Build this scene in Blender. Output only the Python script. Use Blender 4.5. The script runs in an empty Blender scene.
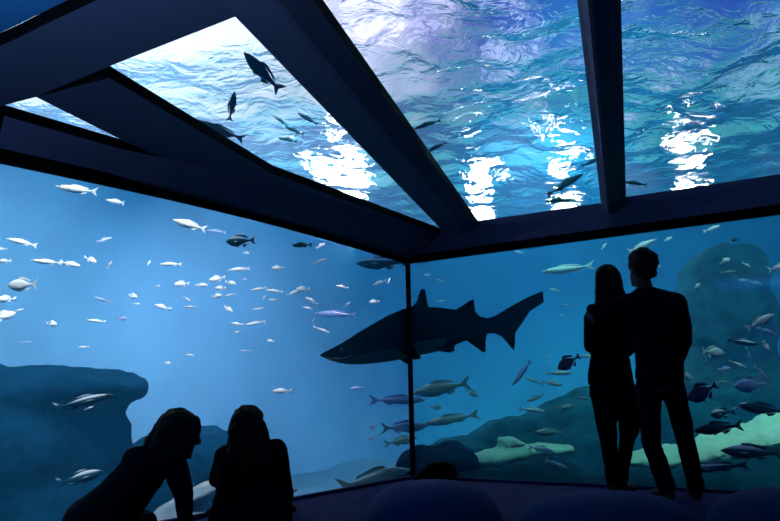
import bpy, bmesh, math, random
from mathutils import Vector, Matrix, noise
random.seed(7)
S = bpy.context.scene
COL = S.collection
W, H, F = 780.0, 521.0, 773.0

# ------------------------------------------------------------------ camera
PITCH, ROLL, EYE = math.radians(10.0), math.radians(1.2), 0.74
cF = Vector((0, math.cos(PITCH), math.sin(PITCH)))
cU0 = Vector((0, -math.sin(PITCH), math.cos(PITCH)))
cR0 = Vector((1, 0, 0))
cR = cR0 * math.cos(ROLL) - cU0 * math.sin(ROLL)
cU = cR0 * math.sin(ROLL) + cU0 * math.cos(ROLL)
CAM = Vector((0, 0, EYE))
camd = bpy.data.cameras.new('camera')
camd.sensor_width = 36.0
camd.lens = F / W * 36.0
camd.clip_start = 0.05
camd.clip_end = 200
camo = bpy.data.objects.new('camera', camd)
COL.objects.link(camo)
m3 = Matrix((cR, cU, -cF)).transposed()
camo.matrix_world = Matrix.Translation(CAM) @ m3.to_4x4()
S.camera = camo
S.view_settings.view_transform = 'Standard'
S.view_settings.look = 'None'
S.view_settings.gamma = 1.0
S.view_settings.use_curve_mapping = False
S.view_settings.exposure = 0.0
cy = S.cycles
cy.transparent_max_bounces = 24
cy.max_bounces = 8
cy.volume_bounces = 1
cy.caustics_reflective = False
cy.caustics_refractive = False
cy.use_denoising = True


def ray(x, y):
    return (cF * F + cR * (x - W / 2) - cU * (y - H / 2)).normalized()


def at_z(x, y, z):
    d = ray(x, y)
    return CAM + d * ((z - EYE) / d.z)


def at_d(x, y, d):
    """the point seen at a pixel, d metres along the view axis"""
    r = ray(x, y)
    return CAM + r * (d / r.dot(cF))


def mpp(d):
    return d / F


# ------------------------------------------------------------------ materials
def mat(name, col, rough=0.6, metal=0.0, spec=0.5, bump=0.0, bscale=20.0, var=0.0, vscale=4.0, sss=0.0):
    m = bpy.data.materials.new(name)
    m.use_nodes = True
    nt = m.node_tree
    b = nt.nodes['Principled BSDF']
    b.inputs['Base Color'].default_value = (*col, 1)
    b.inputs['Roughness'].default_value = rough
    b.inputs['Metallic'].default_value = metal
    b.inputs['Specular IOR Level'].default_value = spec
    tc = nt.nodes.new('ShaderNodeTexCoord')
    if var:
        n = nt.nodes.new('ShaderNodeTexNoise')
        n.inputs['Scale'].default_value = vscale
        n.inputs['Detail'].default_value = 4
        nt.links.new(tc.outputs['Object'], n.inputs['Vector'])
        r = nt.nodes.new('ShaderNodeValToRGB')
        r.color_ramp.elements[0].position = 0.3
        r.color_ramp.elements[1].position = 0.7
        r.color_ramp.elements[0].color = (*[c * (1 - var) for c in col], 1)
        r.color_ramp.elements[1].color = (*[min(1, c * (1 + var)) for c in col], 1)
        nt.links.new(n.outputs['Fac'], r.inputs['Fac'])
        nt.links.new(r.outputs['Color'], b.inputs['Base Color'])
    if bump:
        n = nt.nodes.new('ShaderNodeTexNoise')
        n.inputs['Scale'].default_value = bscale
        n.inputs['Detail'].default_value = 5
        nt.links.new(tc.outputs['Object'], n.inputs['Vector'])
        bp = nt.nodes.new('ShaderNodeBump')
        bp.inputs['Strength'].default_value = bump
        bp.inputs['Distance'].default_value = 0.05
        nt.links.new(n.outputs['Fac'], bp.inputs['Height'])
        nt.links.new(bp.outputs['Normal'], b.inputs['Normal'])
    return m


# ------------------------------------------------------------------ mesh helpers
def link(name, bm, m=None, parent=None, smooth=True, loc=None):
    me = bpy.data.meshes.new(name)
    bm.normal_update()
    bm.to_mesh(me)
    bm.free()
    if smooth:
        for p in me.polygons:
            p.use_smooth = True
    o = bpy.data.objects.new(name, me)
    COL.objects.link(o)
    if m:
        me.materials.append(m)
    if parent:
        o.parent = parent
    if loc is not None:
        o.location = loc
    return o


def tag(o, label=None, cat=None, group=None, kind=None):
    if label: o['label'] = label
    if cat: o['category'] = cat
    if group: o['group'] = group
    if kind: o['kind'] = kind
    return o


def empty(name, loc=(0, 0, 0)):
    o = bpy.data.objects.new(name, None)
    o.empty_display_size = 0.1
    COL.objects.link(o)
    o.location = loc
    return o


def box(bm, a, b):
    vs = [bm.verts.new((x, y, z)) for z in (a[2], b[2]) for y in (a[1], b[1]) for x in (a[0], b[0])]
    for f in ((0, 2, 3, 1), (4, 5, 7, 6), (0, 1, 5, 4), (2, 6, 7, 3), (0, 4, 6, 2), (1, 3, 7, 5)):
        bm.faces.new([vs[i] for i in f])
    return vs


def prism(bm, pts, z0, z1):
    lo = [bm.verts.new((p[0], p[1], z0)) for p in pts]
    hi = [bm.verts.new((p[0], p[1], z1)) for p in pts]
    n = len(pts)
    bm.faces.new(lo[::-1])
    bm.faces.new(hi)
    for i in range(n):
        bm.faces.new((lo[i], lo[(i + 1) % n], hi[(i + 1) % n], hi[i]))
    bmesh.ops.recalc_face_normals(bm, faces=bm.faces)


def bar(bm, a, b, up, w, h):
    """a straight bar of rectangular section from a to b; up = direction of its height"""
    a, b, up = Vector(a), Vector(b), Vector(up)
    d = (b - a).normalized()
    s = d.cross(up).normalized()
    u = s.cross(d).normalized()
    vs = []
    for p in (a, b):
        for i, j in ((-1, -1), (1, -1), (1, 1), (-1, 1)):
            vs.append(bm.verts.new(p + s * (i * w / 2) + u * (j * h / 2)))
    for f in ((3, 2, 1, 0), (4, 5, 6, 7), (0, 1, 5, 4), (1, 2, 6, 5), (2, 3, 7, 6), (3, 0, 4, 7)):
        bm.faces.new([vs[i] for i in f])
ZSURF = 4.5; TOFF = (7.5, 12.0); TANKC = (0.14, 0.40, 0.66); TANKC2 = (0.01, 0.38, 0.50)
WSC = (0.05, 0.50, 0.97); WSD = 0.024; WAN = 0.0
WAC = (0.08, 0.52, 0.88); WAD = 0.025
SIOR = 1.06; SMIX = 0.88; SAMP = 1.5
SKYDIR = (-0.75, 1.0, 0.25); SKYB = (0.02, 0.05, 0.28); SKYW = (1.15, 1.12, 1.25); SKYS = 1.6; SKYE = (0.12, 0.38, 0.0)
CLS = 7.0; CLR = (0.52, 0.70); CLC = (0.85, 0.82, 1.35)
LPOW = 1.0
_B = (0.55, 0.86, 1.0); _L = (1.0, 0.85, 0.93); _T = (0.25, 1.0, 0.85); _W = (0.9, 0.95, 1.0)
SPOTS = [((-1.0, 11.3, 7.0), (-1.8, 15.5, -1), 18500, _L, 88, 1.0),
         ((-3.6, 8.6, 7.0), (-4.6, 12, -1), 8000, _L, 82, 1.0),
         ((2.5, 12.0, 7.0), (3.0, 15, 0), 24000, _B, 82, 1.0),
         ((6.5, 9.5, 7.0), (7.5, 12, 0), 4500, _T, 82, 1.0),
         ((-1.16, 6.5, 6.5), (-4.5, 10.5, 1.0), 14000, _W, 72, 1.0),  # from here on, added spots that light the fish from the room side
         ((-3.2, 4.2, 6.8), (-5.8, 7.6, 0.0), 20000, _W, 88, 1.0),
         ((1.74, 7.1, 6.5), (3.5, 11, 1.0), 6500, _T, 72, 1.0),
         ((4.2, 5.5, 6.5), (6.2, 9.0, 0.5), 8000, (0.55, 0.95, 1.0), 72, 1.0)]
LAMPE = 60
LAMPS = [(338, 178, 4.5, .66, 'bright round lamp glaring through the left roof pane'),
         (480, 165, 4.5, .30, 'bright round lamp glaring just right of the wide slanting beam'),
         (562, 165, 4.5, .36, 'bright round lamp glaring just left of the narrow beam'),
         (690, 140, 2.5, .32, 'bright round lamp glaring through the right roof pane')]
CEILP = 80.0
SKYLOW = (0.04, 0.25, 0.21)
# ------------------------------------------------------------------ room
M_frame = mat('frame_navy', (0.10, 0.11, 0.21), 0.7, spec=0.2, bump=0.02, bscale=60)
M_black = mat('gasket_black', (0.003, 0.003, 0.004), 0.9, spec=0.05)
M_floor = mat('floor_paint', (0.024, 0.027, 0.085), 0.95, spec=0.05, var=0.15, vscale=3, bump=0.05, bscale=40)
M_dark = mat('room_dark', (0.02, 0.02, 0.03), 0.9)

M_glass = bpy.data.materials.new('pane_glass')
M_glass.use_nodes = True
nt = M_glass.node_tree
nt.nodes.clear()
out = nt.nodes.new('ShaderNodeOutputMaterial')
tr = nt.nodes.new('ShaderNodeBsdfTransparent'); tr.inputs['Color'].default_value = (0.95, 0.98, 0.99, 1)
gl = nt.nodes.new('ShaderNodeBsdfGlossy'); gl.inputs['Roughness'].default_value = 0.02
mx = nt.nodes.new('ShaderNodeMixShader')
mx.inputs['Fac'].default_value = 0.015
nt.links.new(tr.outputs[0], mx.inputs[1]); nt.links.new(gl.outputs[0], mx.inputs[2]); nt.links.new(mx.outputs[0], out.inputs['Surface'])

ZW, ZR = 2.02, 2.24                       # top of the glass walls, underside of the roof
C = Vector((0.165, 7.36, 0))              # the glass corner
uL = Vector((-0.548, -0.837, 0)).normalized()
uR = Vector((0.830, -0.558, 0)).normalized()
nL = Vector((-0.837, 0.548, 0)).normalized()   # out of the room, to the water
nR = Vector((0.558, 0.830, 0)).normalized()
LEN_L, LEN_R = 10.0, 10.0
C1 = C + uL * LEN_L
C3 = C + uR * LEN_R
C2 = C1 + uR * LEN_R
ROOM = [C, C1, C2, C3]


def struct(o, label=None, cat=None):
    o['kind'] = 'structure'
    if label: tag(o, label, cat)
    return o


bm = bmesh.new(); prism(bm, [C + (nL + nR) * .02, C1 + nL * .02, C2, C3 + nR * .02], -0.12, 0.0)
struct(link('floor', bm, M_floor, smooth=False), 'dark blue painted floor of the viewing room', 'floor')
bm = bmesh.new(); prism(bm, [C1, C2, C2 - uR * 0 + uL * .2, C1 + uL * .2], -0.1, 2.36)
struct(link('wall_back', bm, M_dark, smooth=False))
bm = bmesh.new(); prism(bm, [C2 + uL * .2, C3, C3 + uR * .2, C2 + uR * .2 + uL * .2], -0.1, 2.36)
struct(link('wall_right', bm, M_dark, smooth=False))


def zoff(side, s):
    """the long left beam is slightly arched"""
    return .05 * math.sin(math.pi * min(max(s, 0) / 4.3, 1)) if side == 0 else 0.0


def glass_wall(name, a, b, n, label):
    bm = bmesh.new()
    prism(bm, [a, b, b + n * 0.012, a + n * 0.012], 0.0, ZW + 0.075)
    return struct(link(name, bm, M_glass, smooth=False), label, 'window')


glass_wall('window_1', C + uL * .02, C1, nL, 'wide left glass wall looking into the blue water')
glass_wall('window_2', C + uR * .02, C3, nR, 'wide right glass wall behind the standing couple')

# corner post and black seals along the glass walls
bm = bmesh.new(); prism(bm, [C - uL * .0 + (nL + nR) * .02, C + uL * .035, C + (uL + uR) * .035, C + uR * .035], 0.0, ZW + 0.02)
struct(link('trim_1', bm, M_black, smooth=False), 'black upright post where the two glass walls meet', 'post')
for i, (u, n, L) in enumerate(((uL, nL, LEN_L), (uR, nR, LEN_R))):
    bm = bmesh.new()
    ss = [0, .3, .6, .9, 1.2, 1.5, 1.8, 2.1, 2.5, 2.9, 3.3, 3.7, 4.1, L]
    for s0, s1 in zip(ss, ss[1:]):
        bar(bm, C + u * s0 + Vector((0, 0, ZW + .012 + zoff(i, s0))) - n * .02, C + u * s1 + Vector((0, 0, ZW + .012 + zoff(i, s1))) - n * .02, (0, 0, 1), 0.05, 0.07)
    struct(link('trim_%d' % (2 + i), bm, M_black, smooth=False))
    bm = bmesh.new(); bar(bm, C + Vector((0, 0, .012)) - n * .015, C + u * L + Vector((0, 0, .012)) - n * .015, (0, 0, 1), 0.05, 0.024)
    struct(link('baseboard_%s' % ('left', 'right')[i], bm, M_floor, smooth=False))


# roof: a flat frame of broad painted beams with glass lights between them
def R(x, y, z=ZR):
    return at_z(x, y, z)


def RT(x, y):
    """under-edge of a beam whose upper edge is what borders the pane"""
    p = at_z(x, y, ZR + .06); p.z = ZR
    return p


def skin_beam(name, rows, label, zt=ZR + .06, seal=True):
    """a beam given as rows of points across its underside, closed with a flat top"""
    bm = bmesh.new()
    g = [[bm.verts.new(p) for p in r] for r in rows]
    t = [[bm.verts.new((p[0], p[1], zt)) for p in (r[0], r[-1])] for r in rows]
    for i in range(len(rows) - 1):
        for j in range(len(rows[i]) - 1):
            bm.faces.new((g[i][j], g[i][j + 1], g[i + 1][j + 1], g[i + 1][j]))
        bm.faces.new((g[i][-1], t[i][1], t[i + 1][1], g[i + 1][-1]))
        bm.faces.new((t[i][1], t[i][0], t[i + 1][0], t[i + 1][1]))
        bm.faces.new((t[i][0], g[i][0], g[i + 1][0], t[i + 1][0]))
    for i in (0, -1):
        bm.faces.new([*g[i], t[i][1], t[i][0]])
    bmesh.ops.recalc_face_normals(bm, faces=bm.faces)
    o = struct(link(name, bm, M_frame, smooth=False), label, 'beam')
    if seal:
        o.data.materials.append(M_black)
        for p in o.data.polygons:
            if abs(p.normal.z) < 0.2:
                p.material_index = 1
    return o


def ext(a, b, k):
    return b + (b - a) * k


# fascia over the left glass wall: from the glass top up to the roof edge
top = Vector((0, 0, ZW))
inner = [RT(440, 228), R(272, 181), RT(120, 139), RT(5, 105)]
inner.append(ext(inner[2], inner[3], 9))
inner = [q for a, b in zip(inner[:4], inner[1:4]) for q in (a, a.lerp(b, .33), a.lerp(b, .67))] + inner[3:]
outer = [C + top]
for p in inner[1:]:
    s_ = max(0.1, (p - C).dot(uL))
    outer.append(C + uL * s_ + top + Vector((0, 0, zoff(0, s_))))
outer[-1] = C1 + top
rows = []
for a, b in zip(outer, inner):
    m_ = a * 0.62 + b * 0.38 + Vector((0, 0, -0.03))
    rows.append([a + Vector((0, 0, 0.01)), m_, b])
skin_beam('trim_4', rows, 'broad navy roof beam running above the left glass wall')
# fascia over the right glass wall
inner = [RT(440, 228), RT(476, 221), RT(601, 203), RT(626, 197), RT(780, 174)]
inner.append(ext(inner[3], inner[4], 4))
outer = [C + top]
for p in inner[1:]:
    outer.append(C + uR * max(0.1, (p - C).dot(uR)) + top)
rows = []
for a, b in zip(outer, inner):
    m_ = a * 0.72 + b * 0.28 + Vector((0, 0, -0.02))
    rows.append([a + Vector((0, 0, 0.01)), m_, b])
skin_beam('trim_5', rows, 'broad navy roof beam running above the right glass wall', seal=False)


def rib(name, near, far, ridge, label, zr=0.05, over=0.7):
    """near/far: pixel pairs (left edge, right edge); ridge = fraction across of a lowered crease"""
    rows = []
    n0, n1 = R(*near[0]), R(*near[1]); f0, f1 = R(*far[0]), R(*far[1])
    n0, n1 = ext(f0, n0, over), ext(f1, n1, over)
    f0, f1 = ext(n0, f0, .06), ext(n1, f1, .06)
    for a, b in ((n0, n1), (f0, f1)):
        mid = [a.lerp(b, t) + Vector((0, 0, -zr)) for t in ridge]
        rows.append([a, *mid, b])
    return skin_beam(name, rows, label)


rib('trim_6', ((219, 0), (313, 0)), ((438, 226), (474, 221)), (0.62, 0.70), 'wide navy roof beam slanting from the glass corner to upper left', 0.035)
rib('trim_7', ((577, 0), (621, 0)), ((601, 203), (626, 197)), (0.25, 0.35), 'narrow navy roof beam rising above the standing couple', 0.05)
# short beam between the two left roof lights, and the cross beam closing them
skin_beam('trim_8', [[RT(110, 66), R(36, 97)], [RT(190, 115), R(124, 141)], [RT(272, 165), R(235, 190)], [RT(440, 228), R(415, 226)]],
          'navy roof beam splitting the two left roof panes')
e0, e1 = R(-60, 75), R(5, 105)
_a, _b = R(330, -112), R(470, -80)
_d = Vector((2.2, -1.2, 0))
skin_beam('trim_9', [[R(-80, 84), R(-60, 128)], [R(0, 46), R(5, 105)], [R(20, 37), R(36, 97)], [R(46, 24), R(110, 66)], [R(97, 0), R(237, 16)], [R(190, -44), R(330, -22)], [_a, _b], [_a + _d, _b + _d]],
          'broad navy cross beam at the upper left of the roof')

# roof glass: one pane per opening
panes = [([(110, 66), (235, 17), (440, 228), (272, 165)], 'roof pane left of the wide slanting beam with bright pale ripples'),
         ([(5, 105), (36, 97), (122, 138)], 'small three cornered roof pane at the far left'),
         ([(225, -118), (590, -118), (602, 206), (472, 224)], 'roof pane between the wide slanting beam and the narrow beam'),
         ([(605, -118), (1100, -90), (1100, 130), (622, 200)], 'roof pane right of the narrow beam')]
for i, (px, lab) in enumerate(panes):
    pts = [R(*p, ZR + .06) for p in px]
    c = sum(pts, Vector()) / len(pts)
    pts = [c + (p - c) * 1.02 for p in pts]
    bm = bmesh.new(); prism(bm, pts, ZR + .06, ZR + .072)
    struct(link('window_%d' % (i + 3), bm, M_glass, smooth=False), lab, 'roof window')

# opaque ceiling behind the roof lights, over the camera and beyond
M_ceil = mat('ceiling_blue', (0.02, 0.22, 0.55), 0.8)
q = [R(-200, 140), R(0, 46), R(97, 0), R(190, -44), R(330, -112), R(700, -112), R(1100, -60), C3 + uL * 2, C2, C1]
q = [R(-400, 190), R(-80, 84), R(0, 46), R(97, 0), R(190, -44), R(330, -112), R(700, -112), R(1100, -70), C3 + Vector((0, 0, ZR)), C2 + Vector((0, 0, ZR)), C1 + Vector((0, 0, ZR))]
bm = bmesh.new(); prism(bm, q, ZR + .06, ZR + .13)
struct(link('ceiling', bm, M_ceil, smooth=False), 'flat blue ceiling panel at the upper left corner', 'ceiling')
# ------------------------------------------------------------------ the tank
ZS = ZSURF        # mean height of the water surface
ZB = -1.2       # tank bottom
X0, X1, Y0, Y1 = -13.0, 20.5, -7.0, 25.5
TC = C + nL * TOFF[0] + nR * TOFF[1]
TANK = [TC, TC + uR * 20, TC + uR * 20 + uL * 23, TC + uL * 23]
TANK = [TC, TC + uR * 22, TC + uR * 22 + uL * 21, TC + uL * 21]

# water body: everything outside the room, up to just above the waves
M_water = bpy.data.materials.new('water_haze')
M_water.use_nodes = True
nt = M_water.node_tree
nt.nodes.clear()
out = nt.nodes.new('ShaderNodeOutputMaterial')
sc_ = nt.nodes.new('ShaderNodeVolumeScatter')
sc_.inputs['Color'].default_value = (*WSC, 1)
sc_.inputs['Density'].default_value = WSD
sc_.inputs['Anisotropy'].default_value = WAN
ab_ = nt.nodes.new('ShaderNodeVolumeAbsorption')
ab_.inputs['Color'].default_value = (*WAC, 1)
ab_.inputs['Density'].default_value = WAD
ad_ = nt.nodes.new('ShaderNodeAddShader')
nt.links.new(sc_.outputs[0], ad_.inputs[0]); nt.links.new(ab_.outputs[0], ad_.inputs[1]); nt.links.new(ad_.outputs[0], out.inputs['Volume'])
bm = bmesh.new()
ct = sum(TANK, Vector()) / 4
prism(bm, [p + Vector(((p - ct).x, (p - ct).y, 0)).normalized() * .14 for p in TANK], ZB - .1, ZS + .45)
o_faces = list(bm.faces)
b2 = bmesh.new()
prism(b2, [p + d for p, d in zip(ROOM, ((nL + nR) * .03, nL * .03 - nR * .25, -nR * .25 - nL * .25, nR * .03 - nL * .25))], -0.125, ZR + .135)
bmesh.ops.reverse_faces(b2, faces=b2.faces)
vm = {v: bm.verts.new(v.co) for v in b2.verts}
for f in b2.faces:
    bm.faces.new([vm[v] for v in f.verts])
b2.free()
me = bpy.data.meshes.new('water')
bm.to_mesh(me); bm.free()
me.materials.append(M_water)
o = bpy.data.objects.new('water', me); COL.objects.link(o)
struct(o, 'blue hazy aquarium water filling the tank', 'water'); o['kind'] = 'stuff'

# the rippled water surface
M_surf = bpy.data.materials.new('water_surface')
M_surf.use_nodes = True
nt = M_surf.node_tree
nt.nodes.clear()
out = nt.nodes.new('ShaderNodeOutputMaterial')
tr = nt.nodes.new('ShaderNodeBsdfTransparent')
gb = nt.nodes.new('ShaderNodeBsdfGlass'); gb.inputs['IOR'].default_value = SIOR; gb.inputs['Roughness'].default_value = 0.03
mx = nt.nodes.new('ShaderNodeMixShader'); mx.inputs['Fac'].default_value = SMIX
nt.links.new(tr.outputs[0], mx.inputs[1]); nt.links.new(gb.outputs[0], mx.inputs[2]); nt.links.new(mx.outputs[0], out.inputs['Surface'])
tc = nt.nodes.new('ShaderNodeTexCoord')
nz = nt.nodes.new('ShaderNodeTexNoise'); nz.inputs['Scale'].default_value = 3.0; nz.inputs['Detail'].default_value = 3
nz.inputs['Distortion'].default_value = 1.2
bp = nt.nodes.new('ShaderNodeBump'); bp.inputs['Strength'].default_value = 0.7; bp.inputs['Distance'].default_value = 0.07
nt.links.new(tc.outputs['Object'], nz.inputs['Vector']); nt.links.new(nz.outputs['Fac'], bp.inputs['Height'])
nt.links.new(bp.outputs['Normal'], gb.inputs['Normal'])


def wave(x, y):
    v = 0.0
    v += 0.10 * noise.noise(Vector((x * .55, y * .55, 1.3)))
    w = noise.noise(Vector((x * .4, y * .4, 9.1))) * 1.6
    v += 0.075 * noise.noise(Vector((x * 1.25 + w, y * 1.25 - w, 4.2)))
    v += 0.032 * noise.noise(Vector((x * 2.6 - w, y * 2.6 + w, 7.7)))
    return v * SAMP


bm = bmesh.new()
nx, ny = 300, 260
xs = [X0 + .01 + (X1 - X0 - .02) * i / nx for i in range(nx + 1)]
ys = [Y0 + .01 + (Y1 - Y0 - .02) * j / ny for j in range(ny + 1)]
vv = [[bm.verts.new((x, y, ZS + wave(x, y))) for x in xs] for y in ys]
for j in range(ny):
    for i in range(nx):
        bm.faces.new((vv[j][i], vv[j][i + 1], vv[j + 1][i + 1], vv[j + 1][i]))
o = link('water_surface', bm, M_surf)
tag(o, 'rippling water surface seen from below through the roof panes', 'water', kind='stuff')

# tank walls, coloured to stand in for hazy water, and sandy bottom
M_tank = mat('tank_haze_blue', TANKC, 0.9, var=0.2, vscale=0.4)
M_tank2 = mat('tank_haze_teal', TANKC2, 0.9, var=0.2, vscale=0.4)
M_sand = mat('sand', (0.02, 0.09, 0.13), 0.95, var=0.15, vscale=1.5, bump=0.3, bscale=6)
TN = len(TANK)
for i, nm in enumerate(('wall_far', 'wall_tank_right', 'wall_tank_near', 'wall_tank_left')):
    a, b = TANK[i], TANK[(i + 1) % TN]
    d = (b - a).normalized(); n = Vector((d.y, -d.x, 0))
    if n.dot(a - C) < 0: n = -n
    bm = bmesh.new(); prism(bm, [a, b, b + n * .2, a + n * .2], ZB, ZS + .6)
    struct(link(nm, bm, M_tank2 if i == 0 else M_tank, smooth=False))
bm = bmesh.new()
nx, ny = 96, 84
vv = []
for j in range(ny + 1):
    r_ = []
    for i in range(nx + 1):
        x = X0 + (X1 - X0) * i / nx; y = Y0 + (Y1 - Y0) * j / ny
        z = ZB + .35 + .3 * noise.noise(Vector((x * .3, y * .3, 0))) + .1 * noise.noise(Vector((x, y, 3)))
        r_.append(bm.verts.new((x, y, z)))
    vv.append(r_)
for j in range(ny):
    for i in range(nx):
        bm.faces.new((vv[j][i], vv[j][i + 1], vv[j + 1][i + 1], vv[j + 1][i]))
struct(link('ground', bm, M_sand), 'sandy bottom of the tank', 'ground')

# ------------------------------------------------------------------ light
wd = bpy.data.worlds.new('sky'); S.world = wd
wd.use_nodes = True
nt = wd.node_tree
bg = nt.nodes['Background']
tc = nt.nodes.new('ShaderNodeTexCoord')
# pale overcast sky, brighter towards the left of the hall, deep blue elsewhere
dp = nt.nodes.new('ShaderNodeVectorMath'); dp.operation = 'DOT_PRODUCT'
dp.inputs[1].default_value = Vector(SKYDIR).normalized()
nt.links.new(tc.outputs['Generated'], dp.inputs[0])
rp = nt.nodes.new('ShaderNodeValToRGB')
sx = nt.nodes.new('ShaderNodeSeparateXYZ')
nt.links.new(tc.outputs['Generated'], sx.inputs[0])
mr = nt.nodes.new('ShaderNodeMapRange'); mr.inputs['From Min'].default_value = SKYE[0]; mr.inputs['From Max'].default_value = SKYE[1]
mr.inputs['To Min'].default_value = SKYE[2]; mr.interpolation_type = 'SMOOTHSTEP'
nt.links.new(sx.outputs['Z'], mr.inputs['Value'])

el = rp.color_ramp.elements
el[0].position = 0.72; el[0].color = (*SKYB, 1)
el[1].position = 0.97; el[1].color = (*SKYW, 1)
nt.links.new(dp.outputs['Value'], rp.inputs['Fac'])
cn = nt.nodes.new('ShaderNodeTexNoise'); cn.inputs['Scale'].default_value = CLS; cn.inputs['Detail'].default_value = 3
nt.links.new(tc.outputs['Generated'], cn.inputs['Vector'])
cr = nt.nodes.new('ShaderNodeMapRange'); cr.inputs['From Min'].default_value = CLR[0]; cr.inputs['From Max'].default_value = CLR[1]
nt.links.new(cn.outputs['Fac'], cr.inputs['Value'])
cm = nt.nodes.new('ShaderNodeMix'); cm.data_type = 'RGBA'
cm.inputs[7].default_value = (*CLC, 1)
nt.links.new(cr.outputs[0], cm.inputs[0]); nt.links.new(rp.outputs['Color'], cm.inputs[6])
lm = nt.nodes.new('ShaderNodeMix'); lm.data_type = 'RGBA'
lm.inputs[6].default_value = (*SKYLOW, 1)
nt.links.new(cm.outputs[2], lm.inputs[7]); nt.links.new(lm.outputs[2], bg.inputs['Color'])
nt.links.new(mr.outputs[0], lm.inputs[0])
bg.inputs['Strength'].default_value = SKYS


def spot(name, loc, target, power, col, cone=70, blend=0.6, rad=0.25):
    l = bpy.data.lights.new(name, 'SPOT')
    l.energy = power; l.color = col
    l.spot_size = math.radians(cone); l.spot_blend = blend
    l.shadow_soft_size = rad
    o = bpy.data.objects.new(name, l); COL.objects.link(o)
    o.location = loc
    o.rotation_euler = (Vector(target) - Vector(loc)).to_track_quat('-Z', 'Y').to_euler()
    return o


for i, s in enumerate(SPOTS):
    s = (s[0], s[1], s[2] * LPOW, *s[3:])
    spot('tank_spot', *s)

# round lamps of the hall, seen as broken glare through the ripples
M_lampface = bpy.data.materials.new('lamp_face'); M_lampface.use_nodes = True
b = M_lampface.node_tree.nodes['Principled BSDF']
b.inputs['Emission Color'].default_value = (1.0, 0.97, 0.92, 1); b.inputs['Emission Strength'].default_value = LAMPE
M_lamp = mat('lamp_housing', (0.3, 0.3, 0.32), 0.5)
for i, (px, py, e2, rad, lab) in enumerate(LAMPS):
    hit = at_z(px, py, ZS)
    d = hit - CAM; d.z = 0; d.normalize()
    pos = hit + (d * math.cos(math.radians(e2)) + Vector((0, 0, math.sin(math.radians(e2))))) * 6.0
    root = tag(empty('hall_lamp', pos), lab, 'lamp', 'round lamps over the water')
    face = (Vector((d.x * -0.9, d.y * -0.9, -0.45))).normalized()
    root.rotation_euler = face.to_track_quat('Z', 'Y').to_euler()
    bm = bmesh.new()
    bmesh.ops.create_cone(bm, cap_ends=True, segments=32, radius1=rad, radius2=rad, depth=0.04)
    link('diffuser', bm, M_lampface, root, smooth=False)
    bm = bmesh.new()
    prof = [(rad + .03, .1), (rad + .06, .08), (rad + .05, -.1), (rad * .6, -.35), (0.12, -.42)]
    rings = [[bm.verts.new((r_ * math.cos(a * math.pi / 16), r_ * math.sin(a * math.pi / 16), z)) for a in range(32)] for r_, z in prof]
    for p, q_ in zip(rings, rings[1:]):
        for a in range(32):
            bm.faces.new((p[a], p[(a + 1) % 32], q_[(a + 1) % 32], q_[a]))
    bm.faces.new(rings[-1])
    link('housing', bm, M_lamp, root)

# added unseen blue area light that brightens the ceiling panel
al = bpy.data.lights.new('ceiling_fill', 'AREA'); al.energy = CEILP; al.color = (0.35, 0.65, 1.0); al.size = 0.5
ao = bpy.data.objects.new('ceiling_fill', al); COL.objects.link(ao)
ao.location = (-1.6, 0.9, 1.5); ao.rotation_euler = (math.radians(180), 0, 0)
# ------------------------------------------------------------------ solids grown from simple lumps
def add_capsule(bm, p0, r0, p1, r1, seg=12):
    p0, p1 = Vector(p0), Vector(p1)
    d = p1 - p0
    L = d.length
    ax = d.normalized() if L > 1e-6 else Vector((0, 0, 1))
    s = ax.orthogonal().normalized(); t = ax.cross(s)
    prof = []
    for k in range(1, 5):
        a = -math.pi / 2 + k * math.pi / 8
        prof.append((p0 + ax * (r0 * math.sin(a)), r0 * math.cos(a)))
    for k in range(0, 4):
        a = k * math.pi / 8
        prof.append((p1 + ax * (r1 * math.sin(a)), r1 * math.cos(a)))
    rings = [[bm.verts.new(c + (s * math.cos(q * 2 * math.pi / seg) + t * math.sin(q * 2 * math.pi / seg)) * r) for q in range(seg)] for c, r in prof]
    for a, b in zip(rings, rings[1:]):
        for q in range(seg):
            bm.faces.new((a[q], a[(q + 1) % seg], b[(q + 1) % seg], b[q]))
    v0 = bm.verts.new(p0 - ax * r0); v1 = bm.verts.new(p1 + ax * r1)
    for q in range(seg):
        bm.faces.new((v0, rings[0][(q + 1) % seg], rings[0][q]))
        bm.faces.new((v1, rings[-1][q], rings[-1][(q + 1) % seg]))


def add_ell(bm, c, r, rot=None):
    m = Matrix.Translation(Vector(c)) @ (rot.to_4x4() if rot else Matrix()) @ Matrix.Diagonal((*r, 1))
    bmesh.ops.create_icosphere(bm, subdivisions=3, radius=1.0, matrix=m)


def add_loft(bm, rows, yaw=0.0, seg=20, pw=2.0):
    """rows: (centre, half width, half depth); level rings turned by yaw, capped at both ends"""
    ca, sa = math.cos(yaw), math.sin(yaw)
    rings = []
    for c, rx, ry in rows:
        ring = []
        for q in range(seg):
            a = q * 2 * math.pi / seg
            ex = abs(math.cos(a)) ** (2 / pw) * (1 if math.cos(a) > 0 else -1) * rx
            ey = abs(math.sin(a)) ** (2 / pw) * (1 if math.sin(a) > 0 else -1) * ry
            ring.append(bm.verts.new((c[0] + ex * ca - ey * sa, c[1] + ex * sa + ey * ca, c[2])))
        rings.append(ring)
    fs = []
    for a, b in zip(rings, rings[1:]):
        for q in range(seg):
            fs.append(bm.faces.new((a[q], a[(q + 1) % seg], b[(q + 1) % seg], b[q])))
    fs.append(bm.faces.new(rings[0][::-1])); fs.append(bm.faces.new(rings[-1]))
    bmesh.ops.recalc_face_normals(bm, faces=fs)


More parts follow.
